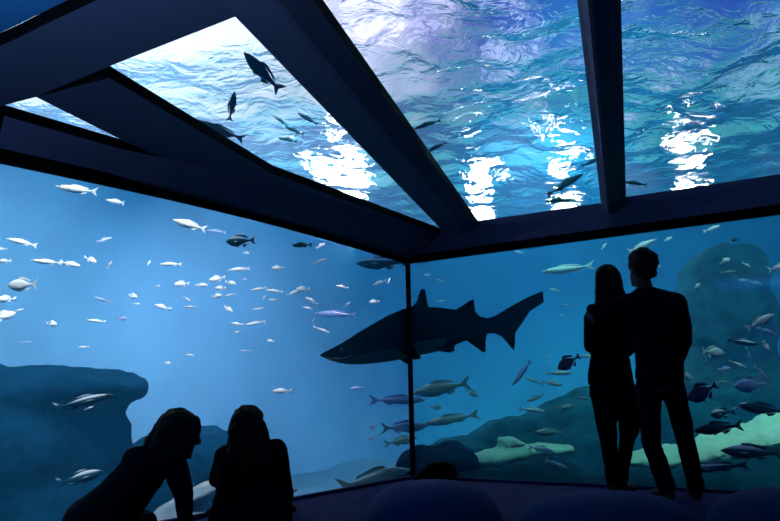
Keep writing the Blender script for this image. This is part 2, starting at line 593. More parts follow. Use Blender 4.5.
def solid(name, prims, voxel, m=None, parent=None, smooth=4, rough=None, rscale=3.0):
    """union of lumps as one continuous skin"""
    bm = bmesh.new()
    for p in prims:
        if p[0] == 'c': add_capsule(bm, *p[1:])
        elif p[0] == 'e': add_ell(bm, *p[1:])
        elif p[0] == 't': add_loft(bm, *p[1:])
    me = bpy.data.meshes.new('tmp'); bm.to_mesh(me); bm.free()
    o = bpy.data.objects.new('tmp', me); COL.objects.link(o)
    r = o.modifiers.new('r', 'REMESH'); r.mode = 'VOXEL'; r.voxel_size = voxel; r.adaptivity = 0
    if smooth:
        s = o.modifiers.new('s', 'SMOOTH'); s.iterations = smooth; s.factor = 0.5
    dg = bpy.context.evaluated_depsgraph_get()
    dg.update()
    new = bpy.data.meshes.new_from_object(o.evaluated_get(dg))
    bpy.data.objects.remove(o); bpy.data.meshes.remove(me)
    new.name = name
    if rough:
        new.update()
        ns = [v.normal.copy() for v in new.vertices]
        for v, n in zip(new.vertices, ns):
            p = v.co * rscale
            v.co += n * rough * (noise.noise(p) + .5 * noise.noise(p * 2.1) + .3 * noise.noise(p * 4.7))
    for p in new.polygons: p.use_smooth = True
    if m: new.materials.append(m)
    o = bpy.data.objects.new(name, new); COL.objects.link(o)
    if parent:
        o.parent = parent
        o.matrix_parent_inverse = parent.matrix_world.inverted() if parent.matrix_world != Matrix() else Matrix.Translation(-parent.location)
    return o


# ------------------------------------------------------------------ rockwork in the tank
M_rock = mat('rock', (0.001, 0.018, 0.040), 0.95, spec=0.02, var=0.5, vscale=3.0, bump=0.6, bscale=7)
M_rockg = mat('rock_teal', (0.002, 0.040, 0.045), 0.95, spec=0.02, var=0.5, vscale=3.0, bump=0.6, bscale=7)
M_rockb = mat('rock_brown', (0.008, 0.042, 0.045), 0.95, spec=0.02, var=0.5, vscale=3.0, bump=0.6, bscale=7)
M_ledge = mat('lit_sand_ledge', (0.38, 0.62, 0.42), 0.95, var=0.15, vscale=2.0, bump=0.4, bscale=9)  # pale tone paints in the lamp light on the sand


M_ledge2 = mat('pale_grey_ledge', (0.30, 0.42, 0.46), 0.95, var=0.2, vscale=3.0, bump=0.4, bscale=9)


def blob(px, py, d, rx, ry, rz, tilt=0):
    """lump centred at a pixel, d metres deep; rx and rz in pixels of that depth, ry in metres"""
    k = mpp(d)
    return ('e', at_d(px, py, d), (rx * k, ry, rz * k), Matrix.Rotation(math.radians(tilt), 3, 'Y'))


def rock(name, blobs, m, label, voxel=0.07, rough=0.10, rscale=1.6, group=None):
    o = solid(name, blobs, voxel, m, None, 3, rough, rscale)
    c = sum((Vector(b[1]) for b in blobs), Vector()) / len(blobs)
    o.data.transform(Matrix.Translation(-c)); o.location = c
    return tag(o, label, 'rock', group)


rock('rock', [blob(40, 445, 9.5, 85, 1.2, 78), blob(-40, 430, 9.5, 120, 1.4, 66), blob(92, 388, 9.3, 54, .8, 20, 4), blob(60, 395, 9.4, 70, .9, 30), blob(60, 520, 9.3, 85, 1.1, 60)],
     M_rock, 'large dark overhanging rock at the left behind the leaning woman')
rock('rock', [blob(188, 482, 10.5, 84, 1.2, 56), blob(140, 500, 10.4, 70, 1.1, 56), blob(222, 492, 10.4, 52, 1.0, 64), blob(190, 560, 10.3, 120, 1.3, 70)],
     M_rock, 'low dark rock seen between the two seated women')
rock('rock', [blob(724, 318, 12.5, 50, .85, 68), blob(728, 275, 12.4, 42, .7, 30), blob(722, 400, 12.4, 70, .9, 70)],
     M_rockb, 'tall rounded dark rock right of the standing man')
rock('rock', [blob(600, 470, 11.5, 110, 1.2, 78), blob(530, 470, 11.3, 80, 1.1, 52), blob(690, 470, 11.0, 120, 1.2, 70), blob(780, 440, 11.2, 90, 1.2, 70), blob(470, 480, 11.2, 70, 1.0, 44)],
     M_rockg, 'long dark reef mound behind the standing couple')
rock('rock', [blob(452, 466, 9.0, 30, .5, 24), blob(425, 470, 9.0, 30, .5, 24)], M_rock, 'small dark rock behind the black rock at the corner post', .05, .06, 2.5)
rock('sand_ledge', [blob(772, 434, 9.0, 88, .8, 14, -13), blob(690, 455, 8.9, 62, .6, 11, -6), blob(650, 460, 8.8, 34, .4, 8)],
     M_ledge, 'pale sandy ledge running behind the standing man and out to the right', .045, .10, 2.5)
rock('sand_ledge', [blob(500, 457, 9.5, 34, .5, 9, -10), blob(516, 448, 9.6, 22, .4, 8, 30), blob(545, 450, 9.6, 30, .4, 6)],
     M_ledge, 'small pale sandy ledge left of the standing woman', .035, .04, 3.5)
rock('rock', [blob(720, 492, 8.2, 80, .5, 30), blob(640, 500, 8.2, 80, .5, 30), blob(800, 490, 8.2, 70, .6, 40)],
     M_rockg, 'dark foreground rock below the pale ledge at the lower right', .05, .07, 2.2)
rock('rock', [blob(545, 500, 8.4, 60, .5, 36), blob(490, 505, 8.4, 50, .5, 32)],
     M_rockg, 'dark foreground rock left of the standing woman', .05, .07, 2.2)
rock('sand_ledge', [blob(190, 500, 7.0, 36, .4, 7, -22), blob(185, 518, 6.9, 34, .4, 12, -5)],
     M_ledge2, 'pale ledge glimpsed between the two seated women', .035, .03, 3.5)

# ------------------------------------------------------------------ smooth seats on the floor
M_seat = mat('seat_navy', (0.030, 0.052, 0.125), 0.9, spec=0.06, bump=0.04, bscale=30)


def seat(px, d, rx, ry, rz, label, zc=0.0):
    p = at_d(px, 500, d); p.z = zc
    bm = bmesh.new()
    n, k = 40, 14
    rings = []
    for j in range(k + 1):
        a = j / k * math.pi / 2
        r_, z = math.cos(a) ** 0.8, math.sin(a)
        rings.append([bm.verts.new((rx * r_ * math.cos(q * 2 * math.pi / n) * (1 + .05 * math.sin(2 * q * 2 * math.pi / n + px)),
                                    ry * r_ * math.sin(q * 2 * math.pi / n), rz * z)) for q in range(n)] if j < k else [bm.verts.new((0, 0, rz))])
    for j in range(k - 1):
        for q in range(n):
            bm.faces.new((rings[j][q], rings[j][(q + 1) % n], rings[j + 1][(q + 1) % n], rings[j + 1][q]))
    for q in range(n):
        bm.faces.new((rings[k - 1][q], rings[k - 1][(q + 1) % n], rings[k][0]))
    bm.faces.new(rings[0][::-1])
    o = link('boulder_seat', bm, M_seat, loc=p)
    return tag(o, label, 'seat', 'rounded boulder seats')


seat(432, 4.75, .44, .50, .225, 'smooth rounded navy boulder seat in front of the corner post')
seat(604, 4.25, .50, .46, .20, 'low rounded navy boulder seat in front of the feet of the standing couple')
seat(792, 4.3, .46, .46, .19, 'rounded navy boulder seat at the lower right corner')
p = at_d(438, 478, 6.75); p.z = 0
o = solid('rock', [('e', p + Vector((0, 0, .05)), (.17, .13, .13), None), ('e', p + Vector((.06, 0, .07)), (.11, .11, .11), None), ('e', p + Vector((-.10, 0, .0)), (.12, .10, .09), None)], .02, M_black, None, 3, .012, 9)
for v in o.data.vertices: v.co.z = max(v.co.z, 0.002)
o.data.transform(Matrix.Translation(-p)); o.location = p
tag(o, 'small black rock on the floor beside the foot of the corner post', 'rock')
# ------------------------------------------------------------------ fish
def fish_mat(name, back, belly, rough=0.35, spec=0.6, lo=0.35, hi=0.8):
    m = mat(name, belly, rough, spec=spec)
    nt = m.node_tree
    b = nt.nodes['Principled BSDF']
    tc = nt.nodes.new('ShaderNodeTexCoord'); sx = nt.nodes.new('ShaderNodeSeparateXYZ')
    nt.links.new(tc.outputs['Generated'], sx.inputs[0])
    r = nt.nodes.new('ShaderNodeValToRGB')
    r.color_ramp.elements[0].position = lo; r.color_ramp.elements[0].color = (*belly, 1)
    r.color_ramp.elements[1].position = hi; r.color_ramp.elements[1].color = (*back, 1)
    nt.links.new(sx.outputs['Z'], r.inputs['Fac']); nt.links.new(r.outputs['Color'], b.inputs['Base Color'])
    return m


FM = {'silver': fish_mat('fish_silver', (0.85, 0.88, 0.88), (0.92, 0.92, 0.90)),
      'pale': fish_mat('fish_pale', (0.70, 0.80, 0.74), (0.85, 0.90, 0.84)),
      'blue': fish_mat('fish_blue_grey', (0.13, 0.22, 0.50), (0.50, 0.58, 0.85)),
      'green': fish_mat('fish_green', (0.12, 0.25, 0.20), (0.30, 0.45, 0.38)),
      'dark': fish_mat('fish_dark', (0.008, 0.03, 0.045), (0.015, 0.05, 0.06), 0.7, 0.1),
      'slate': fish_mat('fish_slate', (0.70, 0.80, 0.82), (0.008, 0.075, 0.11), 0.6, 0.15, 0.66, 0.80),  # pale back paints in the light falling from above
      'teal': fish_mat('fish_hazed_teal', (0.02, 0.09, 0.11), (0.03, 0.15, 0.18), 0.7, 0.1),  # teal stands in for the water haze in front of the overhead fish
      'purple': fish_mat('fish_purple', (0.07, 0.02, 0.06), (0.15, 0.03, 0.11), 0.7, 0.1)}
M_eye = mat('fish_eye', (0.01, 0.01, 0.012), 0.15)
# half heights and half widths along the body, nose to tail root, as shares of the length
SHAPES = {
    'bream': dict(h=[.010, .075, .125, .160, .175, .172, .150, .115, .075, .042, .030, .032], w=[.008, .04, .06, .07, .075, .07, .06, .045, .03, .018, .012, .008], tail=(.17, .16, .06)),
    'bass': dict(h=[.008, .045, .075, .095, .107, .108, .100, .082, .060, .040, .030, .030], w=[.006, .03, .048, .058, .062, .06, .054, .042, .03, .018, .012, .008], tail=(.15, .13, .05)),
    'slim': dict(h=[.006, .030, .050, .063, .070, .071, .066, .055, .042, .029, .022, .022], w=[.006, .024, .04, .05, .052, .05, .045, .036, .026, .017, .011, .008], tail=(.13, .10, .05)),
    'oval': dict(h=[.015, .10, .165, .205, .225, .222, .200, .160, .108, .058, .035, .036], w=[.008, .04, .06, .07, .075, .07, .06, .045, .03, .018, .012, .008], tail=(.16, .15, .08)),
}


def fin(bm, pts, t, axis='y', off=0.0):
    """a thin blade with a thicker middle; pts in the x-z plane (axis y) or the x-y plane (axis z)"""
    n = len(pts)
    cx = sum(p[0] for p in pts) / n; cz = sum(p[1] for p in pts) / n

    def mk(a, b, s):
        return bm.verts.new((a, s + off, b)) if axis == 'y' else bm.verts.new((a, b, s + off))
    A = [mk(a, b, t * .2) for a, b in pts]; B = [mk(a, b, -t * .2) for a, b in pts]
    ca, cb = mk(cx, cz, t), mk(cx, cz, -t)
    fs = []
    for i in range(n):
        j = (i + 1) % n
        fs += [bm.faces.new((A[i], A[j], ca)), bm.faces.new((B[j], B[i], cb)), bm.faces.new((A[j], A[i], B[i], B[j]))]
    bmesh.ops.recalc_face_normals(bm, faces=fs)


def bend_bm(bm, amount):
    for v in bm.verts:
        s = max(0.0, .25 - v.co.x)
        v.co.y += amount * s * s


def fish_parts(kind):
    sh = SHAPES[kind]
    parts = {}
    n = len(sh['h'])
    xs = [.5 - (1 - .15) * i / (n - 1) for i in range(n)]
    bm = bmesh.new()
    seg = 12
    rings = []
    for x, h, w in zip(xs, sh['h'], sh['w']):
        zc = -0.006 * math.sin((x + .35) * 3)
        rings.append([bm.verts.new((x, w * math.cos(q * 2 * math.pi / seg), zc + h * math.sin(q * 2 * math.pi / seg))) for q in range(seg)])
    for a, b in zip(rings, rings[1:]):
        for q in range(seg):
            bm.faces.new((a[q], a[(q + 1) % seg], b[(q + 1) % seg], b[q]))
    bm.faces.new(rings[0]); bm.faces.new(rings[-1])
    bmesh.ops.recalc_face_normals(bm, faces=bm.faces)
    parts['body'] = bm
    tl, ts, tn = sh['tail']
    bm = bmesh.new()
    fin(bm, [(-.33, .028), (-.40, ts * .6), (-.35 - tl, ts), (-.33 - tl + .02, ts * .55), (-.36 - tn, 0), (-.33 - tl + .02, -ts * .55), (-.35 - tl, -ts), (-.40, -ts * .6), (-.33, -.028)], .010)
    parts['tail_fin'] = bm
    H = max(sh['h'])
    bm = bmesh.new()
    fin(bm, [(.20, H * .82), (.15, H * 1.28), (.05, H * 1.38), (-.08, H * 1.12), (-.20, H * .86), (-.24, H * .42), (-.10, H * .70), (.05, H * .9)], .008)
    parts['dorsal_fin'] = bm
    bm = bmesh.new()
    fin(bm, [(-.05, -H * .80), (-.10, -H * 1.22), (-.18, -H * .98), (-.24, -H * .42), (-.14, -H * .55)], .008)
    parts['anal_fin'] = bm
    bm = bmesh.new()
    fin(bm, [(.18, -H * .78), (.10, -H * 1.22), (.05, -H * 1.15), (.10, -H * .8)], .008)
    parts['pelvic_fin'] = bm
    for s in (1, -1):
        bm = bmesh.new()
        wmax = max(sh['w'])
        fin(bm, [(.22, -H * .12), (.14, -H * .02), (.02, -H * .30), (.04, -H * .52), (.16, -H * .42)], .006, off=0)
        for v in bm.verts:
            v.co.y = v.co.y + s * (wmax * .92 + max(0, .2 - v.co.x) * .35)
        parts['pectoral_fin%d' % s] = bm
        bm = bmesh.new()
        bmesh.ops.create_uvsphere(bm, u_segments=10, v_segments=8, radius=.016, matrix=Matrix.Translation((.405, s * sh['w'][1] * .98, H * .16)))
        parts['eye%d' % s] = bm
    return parts


_cache = {}


def fish_mesh(kind, colour, bend, full):
    key = (kind, colour, bend, full)
    if key in _cache: return _cache[key]
    parts = fish_parts(kind)
    for b in parts.values(): bend_bm(b, bend)
    res = []
    if full:
        for nm, b in parts.items():
            me = bpy.data.meshes.new(nm.rstrip('-1')); b.normal_update(); b.to_mesh(me); b.free()
            for p in me.polygons: p.use_smooth = nm in ('body',) or nm.startswith('eye')
            me.materials.append(M_eye if nm.startswith('eye') else FM[colour])
            res.append((nm.rstrip('-1'), me))
    else:
        me = bpy.data.meshes.new('fish')
        bm = bmesh.new()
        for nm, b in parts.items():
            if nm.startswith('eye'): b.free(); continue
            vm = {v: bm.verts.new(v.co) for v in b.verts}
            for f in b.faces: bm.faces.new([vm[v] for v in f.verts])
            b.free()
        bm.normal_update(); bm.to_mesh(me); bm.free()
        for p in me.polygons: p.use_smooth = True
        me.materials.append(FM[colour])
        res.append(('fish', me))
    _cache[key] = res
    return res


def glass_depth(px, py):
    r = ray(px, py)
    best = 99
    for u, n in ((uL, nL), (uR, nR)):
        q = r.dot(n)
        if q > 1e-6:
            t = (C - CAM).dot(n) / q
            if t > 0: best = min(best, t) if best == 99 else max(best, t)
    # the room is the inner corner: the ray leaves it through the nearer wall
    ts = [(C - CAM).dot(n) / r.dot(n) for n in (nL, nR) if r.dot(n) > 1e-6]
    return min(t for t in ts if t > 0) * r.dot(cF)


frnd = random.Random(11)


def place(o, px, py, d, length, face, tilt, yaw=0.0):
    a = math.radians(tilt)
    X = (cR * (face * math.cos(a)) + cU * math.sin(a))
    y_ = math.radians(yaw)
    X = (X * math.cos(y_) + cF * math.sin(y_)).normalized()
    up = Vector((0, 0, 1)) if abs(X.z) < .9 else cR * -face
    Y = up.cross(X).normalized(); Z = X.cross(Y)
    m = Matrix((X, Y, Z)).transposed().to_4x4()
    o.matrix_world = Matrix.Translation(at_d(px, py, d)) @ m @ Matrix.Diagonal((length, length, length, 1))


NAMES = {'bream': 'silver_fish', 'bass': 'long_fish', 'slim': 'slender_fish', 'oval': 'oval_fish'}
SPECK_L = 'tiny pale speck of a fish in the blue water beyond the left glass wall'
SPECK_R = 'tiny pale speck of a fish high in the water beyond the right glass wall'


def fish(px, py, lp, kind, colour, face, tilt, label, off=None, yaw=None):
    """one fish: pixel centre, length in pixels, facing -1 left / 1 right, nose-up tilt, metres beyond the glass"""
    gd = glass_depth(px, py)
    d = gd + (off if off is not None else (frnd.uniform(2.8, 6.0) if px < 409 else frnd.uniform(2.0, 4.2)))
    full = lp >= 20
    yw = yaw if yaw is not None else frnd.choice((-22, -10, 12, 24))
    res = fish_mesh(kind, colour, frnd.choice((-.3, -.15, .2, .35)), full)
    o = bpy.data.objects.new(NAMES[kind] if colour not in ('dark', 'slate', 'purple', 'teal') else 'dark_fish', res[0][1])
    COL.objects.link(o)
    place(o, px, py, d, lp * mpp(d) / math.cos(math.radians(yw)), face, tilt, yw)
    for nm, me in res[1:]:
        c = bpy.data.objects.new(nm, me); COL.objects.link(c); c.parent = o
    o['category'] = 'fish'
    if label == 'SL': o['label'] = SPECK_L; o['group'] = 'pale specks of fish beyond the left glass'
    elif label == 'SR': o['label'] = SPECK_R; o['group'] = 'pale specks of fish beyond the right glass'
    else: o['label'] = label; o['group'] = 'fish beyond the left glass' if px < 409 else 'fish beyond the right glass'
    if py < 225 and (px > 450 or (px < 409 and py < 140)): o['group'] = 'fish over the roof panes'
    return o


L_, R_ = -1, 1
FISH = [
 # ---- beyond the left glass wall
 (79, 190, 50, 'slim', 'silver', L_, 10, 'long white fish highest at the left, just under the roof beam', 2.6, 5),
 (117, 202, 28, 'slim', 'silver', L_, 12, 'faint slender fish trailing the long white one at top left'),
 (22, 242, 30, 'slim', 'silver', L_, 14, 'curved pale fish near the left edge below the long white one'),
 (4, 261, 16, 'bass', 'silver', L_, 0, 'pale fish cut by the left edge above the clear white bream'),
 (1, 249, 12, 'bass', 'silver', L_, 0, 'smallest pale fish cut by the left edge, topmost there'),
 (47, 262, 28, 'slim', 'silver', L_, 8, 'left fish of the pale pair swimming nose to tail below the curved fish'),
 (71, 264, 21, 'bass', 'silver', R_, -10, 'right fish of the pale pair swimming nose to tail below the curved fish'),
 (91, 260, 14, 'bream', 'silver', R_, -20, 'small plump pale fish just right of the nose to tail pair'),
 (110, 265, 9, 'bream', 'silver', R_, 60, 'SL'),
 (24, 285, 35, 'bream', 'silver', L_, 0, 'clear white bream in full profile near the left edge', 2.2, 5),
 (6, 299, 18, 'bream', 'silver', L_, 0, 'white fish cut by the left edge just below the clear bream'),
 (3, 316, 22, 'bream', 'silver', R_, 15, 'brightest plump white fish cut by the left edge'),
 (19, 310, 9, 'slim', 'silver', R_, 15, 'SL'),
 (51, 324, 15, 'bream', 'silver', R_, 0, 'small plump fish alone in the open blue at the left'),
 (97, 321, 19, 'slim', 'silver', L_, 8, 'slender pale fish below the faint arched one at the left'),
 (104, 300, 18, 'slim', 'blue', L_, 20, 'faint arched fish in the middle of the left haze', 5),
 (132, 296, 13, 'bream', 'silver', R_, -10, 'plump whitish fish left of the wide whitish fan shaped one'),
 (121, 318, 13, 'bream', 'blue', R_, 0, 'faint bluish blurred fish in the left haze', 5.5),
 (137, 304, 8, 'bass', 'silver', R_, 0, 'SL'), (84, 347, 10, 'slim', 'silver', L_, 0, 'SL'),
 (25, 342, 12, 'slim', 'blue', R_, 0, 'barely visible bluish fish low at the left edge above the dark rock', 5.5),
 (104, 240, 15, 'bass', 'blue', R_, 20, 'faint bluish fish hanging between roof beam and scattered pale fish', 5),
 (190, 225, 34, 'bass', 'silver', L_, 18, 'blurred white fish under the roof beam left of the dark outlined one', 3),
 (216, 231, 20, 'slim', 'blue', L_, 5, 'faint tail end of a fish right behind the blurred white one', 5),
 (241, 241, 31, 'bream', 'slate', L_, -2, 'dark bream with a white back and tail below the roof beam', 1.2, 4),
 (246, 253, 7, 'bream', 'silver', R_, 0, 'SL'),
 (171, 264, 22, 'slim', 'silver', L_, 0, 'faint slender fish left of the arched white one', 4.5),
 (240, 269, 22, 'slim', 'silver', L_, -6, 'arched white fish under the dark white backed bream'),
 (149, 263, 6, 'bass', 'silver', R_, 70, 'SL'),
 (182, 284, 15, 'bream', 'silver', L_, 0, 'left one of three white fish in a level row'),
 (201, 285, 15, 'bass', 'silver', R_, 0, 'middle one of three white fish in a level row'),
 (217, 279, 15, 'bream', 'silver', L_, -8, 'right one of three white fish in a row, top of its cluster'),
 (231, 283, 11, 'bream', 'silver', R_, -10, 'small white fish right of the cluster top'),
 (220, 288, 11, 'bream', 'silver', L_, 0, 'small white fish in the middle of the cluster'),
 (217, 296, 10, 'bream', 'silver', R_, 10, 'SL'), (230, 295, 13, 'slim', 'silver', L_, -15, 'small arched pale fish low in the cluster'),
 (158, 286, 6, 'bass', 'silver', R_, 0, 'SL'),
 (162, 307, 18, 'bass', 'silver', L_, 14, 'wide whitish fan shaped fish left of the cluster'),
 (187, 299, 9, 'bass', 'silver', R_, -30, 'SL'), (191, 307, 15, 'slim', 'silver', L_, 0, 'slender faint fish under the row of three'),
 (228, 309, 12, 'bream', 'silver', R_, -30, 'small curled fish below the cluster'),
 (244, 279, 8, 'bream', 'blue', R_, 0, 'SL'), (259, 289, 17, 'slim', 'silver', L_, -8, 'slender pale fish right of the cluster'),
 (264, 297, 7, 'slim', 'silver', R_, 40, 'SL'), (258, 309, 13, 'slim', 'silver', L_, -8, 'slender white fish below and right of the cluster'),
 (237, 324, 11, 'bass', 'silver', L_, 12, 'bright small white fish leading a longer streaked one'),
 (256, 323, 22, 'slim', 'silver', L_, -10, 'long streaked pale fish behind the bright small one', 4.5),
 (237, 332, 6, 'bream', 'silver', R_, 0, 'SL'), (271, 341, 10, 'bass', 'silver', L_, 5, 'SL'), (190, 355, 8, 'bass', 'silver', R_, -15, 'SL'),
 (168, 363, 7, 'bream', 'silver', R_, 0, 'SL'), (246, 351, 14, 'slim', 'blue', L_, 0, 'very faint streak of a fish alone in the lilac haze', 5.5),
 (282, 391, 19, 'bass', 'silver', L_, 4, 'white fish just above the head of the right seated woman'),
 (302, 245, 21, 'bass', 'dark', L_, -2, 'small dark slender fish right of the white backed dark bream', 1.5, 6),
 (321, 246, 10, 'bream', 'silver', R_, 30, 'SL'), (321, 261, 13, 'bass', 'silver', R_, 22, 'slanting white fish below the roof beam, alone'),
 (278, 268, 12, 'bream', 'silver', L_, 0, 'single white fish between the dark slender fish and the knot of fish'),
 (303, 289, 14, 'bream', 'silver', L_, 0, 'topmost white fish of the knot left above the shark'),
 (293, 293, 13, 'bass', 'silver', R_, 25, 'leftmost white fish of the knot left above the shark'),
 (312, 301, 16, 'bass', 'silver', L_, 30, 'rightmost steep white fish of the knot left above the shark'),
 (308, 308, 11, 'slim', 'silver', L_, 8, 'lowest white fish of the knot left above the shark'),
 (275, 291, 18, 'slim', 'silver', L_, 8, 'slender white fish trailing left of the knot'),
 (264, 298, 7, 'slim', 'silver', R_, 50, 'SL'), (273, 300, 10, 'bass', 'silver', L_, 0, 'SL'),
 (331, 306, 7, 'bass', 'silver', L_, 50, 'SL'), (347, 305, 10, 'bass', 'silver', R_, 38, 'SL'),
 (342, 287, 13, 'bass', 'silver', L_, 14, 'white fish alone above the snout of the shark'),
 (379, 283, 15, 'bass', 'silver', L_, -22, 'white fish above the shark, slanting below the big dark fish'),
 (389, 281, 7, 'slim', 'silver', R_, 75, 'SL'), (374, 302, 10, 'bream', 'silver', L_, 0, 'SL'),
 (335, 314, 42, 'slim', 'blue', L_, 0, 'long faint streak of a fish above the snout of the shark', 5.5),
 (322, 330, 18, 'slim', 'silver', R_, -18, 'thin pale fish just above the tip of the snout of the shark'),
 (313, 321, 6, 'slim', 'silver', R_, 60, 'SL'),
 (383, 263, 54, 'bass', 'slate', L_, -1, 'big dark fish tucked under the roof beam at the corner post', 1.6, 4),
 (81, 402, 66, 'slim', 'slate', R_, 12, 'long fish with a bright curved back before the dark overhanging rock', 2.0, 5),
 (89, 408, 9, 'slim', 'silver', R_, 20, 'tiny white fish just under the long one before the dark rock', 2.5),
 (79, 478, 50, 'bass', 'slate', R_, 14, 'dim dark fish with a pale tail low before the dark rock', 2.3, 8),
 (357, 388, 14, 'bass', 'blue', L_, 0, 'faint blue fish under the belly of the shark', 6),
 (397, 400, 58, 'slim', 'blue', R_, 0, 'grey blue fish with its tail left of the post, under the shark', 2.2, 5),
 (404, 427, 48, 'bass', 'blue', R_, 2, 'dark blue fish crossing behind the corner post, lower one', 1.8, 5),
 (372, 428, 9, 'oval', 'blue', R_, 50, 'upper of two small blue fish left of the lower post fish', 4),
 (370, 438, 9, 'oval', 'blue', R_, 10, 'lower of two small blue fish left of the lower post fish', 4),
 (402, 441, 32, 'bass', 'green', R_, 6, 'green grey fish just left of the post under the dark blue one', 2.8),
 (374, 479, 74, 'bass', 'green', R_, 12, 'largest green grey fish low at the foot of the left glass', 1.5, 12),
 (289, 490, 20, 'bass', 'green', R_, 8, 'greenish fish at the right hip of the right seated woman', 2),
 (170, 505, 11, 'bass', 'silver', R_, 50, 'small white fish behind the arm of the leaning woman', 2),
 (203, 487, 46, 'slim', 'pale', R_, 22, 'pale streaked fish between the two seated women', 2.2),
 # ---- beyond the right glass wall, upper water
 (428, 275, 8, 'bass', 'silver', L_, 0, 'SR'), (440, 280, 8, 'bass', 'silver', L_, 18, 'SR'), (441, 301, 9, 'bass', 'silver', R_, 6, 'SR'),
 (519, 252, 10, 'bass', 'silver', L_, 14, 'white fish under the right roof beam between post and standing woman'),
 (568, 269, 52, 'slim', 'silver', L_, -6, 'long white fish left of the head of the standing woman', 2.5, 8),
 (555, 290, 11, 'bass', 'silver', L_, 12, 'small white fish beside the tail tip of the shark'),
 (566, 305, 6, 'bass', 'silver', L_, 0, 'SR'), (562, 315, 6, 'bass', 'silver', L_, 0, 'SR'),
 (604, 246, 10, 'bass', 'silver', R_, 48, 'bright white fish directly above the head of the standing woman'),
 (641, 246, 36, 'slim', 'silver', R_, 24, 'long slanting pale fish just above the head of the standing man', 2.5, 8),
 (668, 239, 11, 'bass', 'silver', R_, 25, 'small pale fish under the roof beam right of the man'),
 (713, 228, 20, 'slim', 'pale', R_, 18, 'slender pale fish touching the roof beam at the right'),
 (735, 240, 8, 'oval', 'dark', L_, 0, 'small dark fish above the tall rounded rock', 3),
 (657, 266, 7, 'bream', 'silver', R_, 0, 'SR'),
 (725, 261, 10, 'oval', 'pale', R_, 30, 'small round pale fish at the top of the tall rock', 2), (747, 265, 11, 'bass', 'pale', R_, -30, 'pale curled fish at the upper right of the tall rock', 2),
 (728, 272, 15, 'slim', 'green', R_, 8, 'dim slender fish across the face of the tall rock', 2), (743, 280, 8, 'bass', 'silver', L_, 0, 'bright white speck of a fish on the face of the tall rock', 1.6),
 (756, 283, 13, 'bass', 'green', R_, -10, 'dim greenish fish right of the white speck on the tall rock', 2), (697, 286, 9, 'bream', 'silver', R_, 35, 'small white fish at the left side of the tall rock', 2),
 (780, 267, 30, 'bass', 'silver', R_, 14, 'silver fish leaving at the right edge, its tail showing', 1.5, 5),
 (759, 322, 36, 'bass', 'silver', R_, 26, 'brightest silver fish at the right, swimming up beside the tall rock', 1.2, 5),
 (767, 331, 18, 'bass', 'blue', R_, -25, 'blue fish just under the brightest silver one', 1.6),
 # ---- the crowd of fish right of the man
 (741, 342, 38, 'slim', 'slate', R_, -8, 'slender arched fish with a pale back right of the man', 1.8, 5),
 (712, 352, 28, 'bream', 'pale', R_, -4, 'plump pale green fish beside the elbow of the man', 1.8), (766, 346, 12, 'bream', 'pale', R_, -60, 'small pale fish steeply tilted right of the arched one', 1.8),
 (749, 354, 18, 'bass', 'blue', R_, -70, 'bluish fish hanging head down below the arched one', 2), (724, 369, 13, 'bream', 'blue', R_, 10, 'small bluish fish between the plump pale one and the purple one', 2),
 (706, 361, 16, 'slim', 'blue', R_, -55, 'bluish slanting fish left below the plump pale one', 2), (737, 364, 19, 'slim', 'pale', R_, -20, 'pale slender fish in the middle of the crowd', 1.8),
 (763, 374, 28, 'slim', 'blue', R_, -50, 'bluish slender fish diving at the right of the crowd', 1.6), (753, 385, 38, 'bream', 'blue', L_, -6, 'large bluish bream lowest in the upper crowd at right', 1.4, 6),
 (686, 376, 18, 'bream', 'pale', R_, -22, 'bright pale green fish just at the hip of the man', 1.6),
 (703, 392, 34, 'oval', 'purple', L_, -28, 'dark purple oval fish right of the leg of the man', 1.0, 5),
 (722, 382, 15, 'slim', 'green', R_, 0, 'dim green fish just right of the purple oval one', 2.2), (742, 406, 13, 'bream', 'pale', R_, 30, 'small curled pale fish under the bluish bream', 1.5),
 (763, 409, 48, 'bass', 'dark', L_, 8, 'long dark fish above the pale ledge at the right edge', 1.4, 6),
 (719, 428, 50, 'bass', 'dark', L_, -8, 'dark fish with drooping fin seen against the pale ledge', .9, 6),
 (721, 413, 26, 'bream', 'slate', L_, -4, 'dark fish with a pale outline just above the one on the ledge', 1.6),
 (752, 452, 60, 'bass', 'slate', L_, 2, 'large dim fish below the pale ledge at right', 1.0, 6), (716, 467, 62, 'slim', 'slate', L_, -8, 'long dim fish lowest at the right, below the ledge', 1.0, 6),
 # ---- between the post and the couple
 (442, 388, 60, 'bass', 'green', L_, -12, 'green fish with raised fins right of the post below the shark', 2.2, 8),
 (472, 393, 14, 'bream', 'green', R_, -30, 'small dark green fish behind the green one with raised fins', 3), (436, 407, 11, 'oval', 'green', R_, 0, 'small dark green fish under the green one with raised fins', 3),
 (452, 419, 58, 'slim', 'green', L_, -12, 'long slender green fish right of the post above the small rock', 2.6, 8),
 (522, 373, 34, 'slim', 'blue', L_, -52, 'blue slender fish diving steeply between shark tail and woman', 2.5, 5),
 (569, 362, 26, 'oval', 'purple', L_, -32, 'dark purple oval fish left of the hip of the standing woman', 1.2, 5),
 (586, 356, 18, 'slim', 'pale', R_, 0, 'pale fish behind the tail of the left purple oval fish', 2), (559, 373, 28, 'slim', 'pale', R_, 0, 'pale slender fish right under the left purple oval fish', 2, 6),
 (552, 383, 20, 'bass', 'pale', R_, -8, 'short arched pale fish, second below the left purple fish', 2), (536, 398, 24, 'slim', 'green', L_, -14, 'dim slender fish left in the shoal beside the standing woman', 2.2),
 (533, 410, 30, 'slim', 'pale', R_, -10, 'pale arched fish at the lower left of the shoal beside the woman', 2), (566, 407, 20, 'bass', 'pale', R_, 4, 'plump pale fish at the lower right of the shoal beside the woman', 1.8),
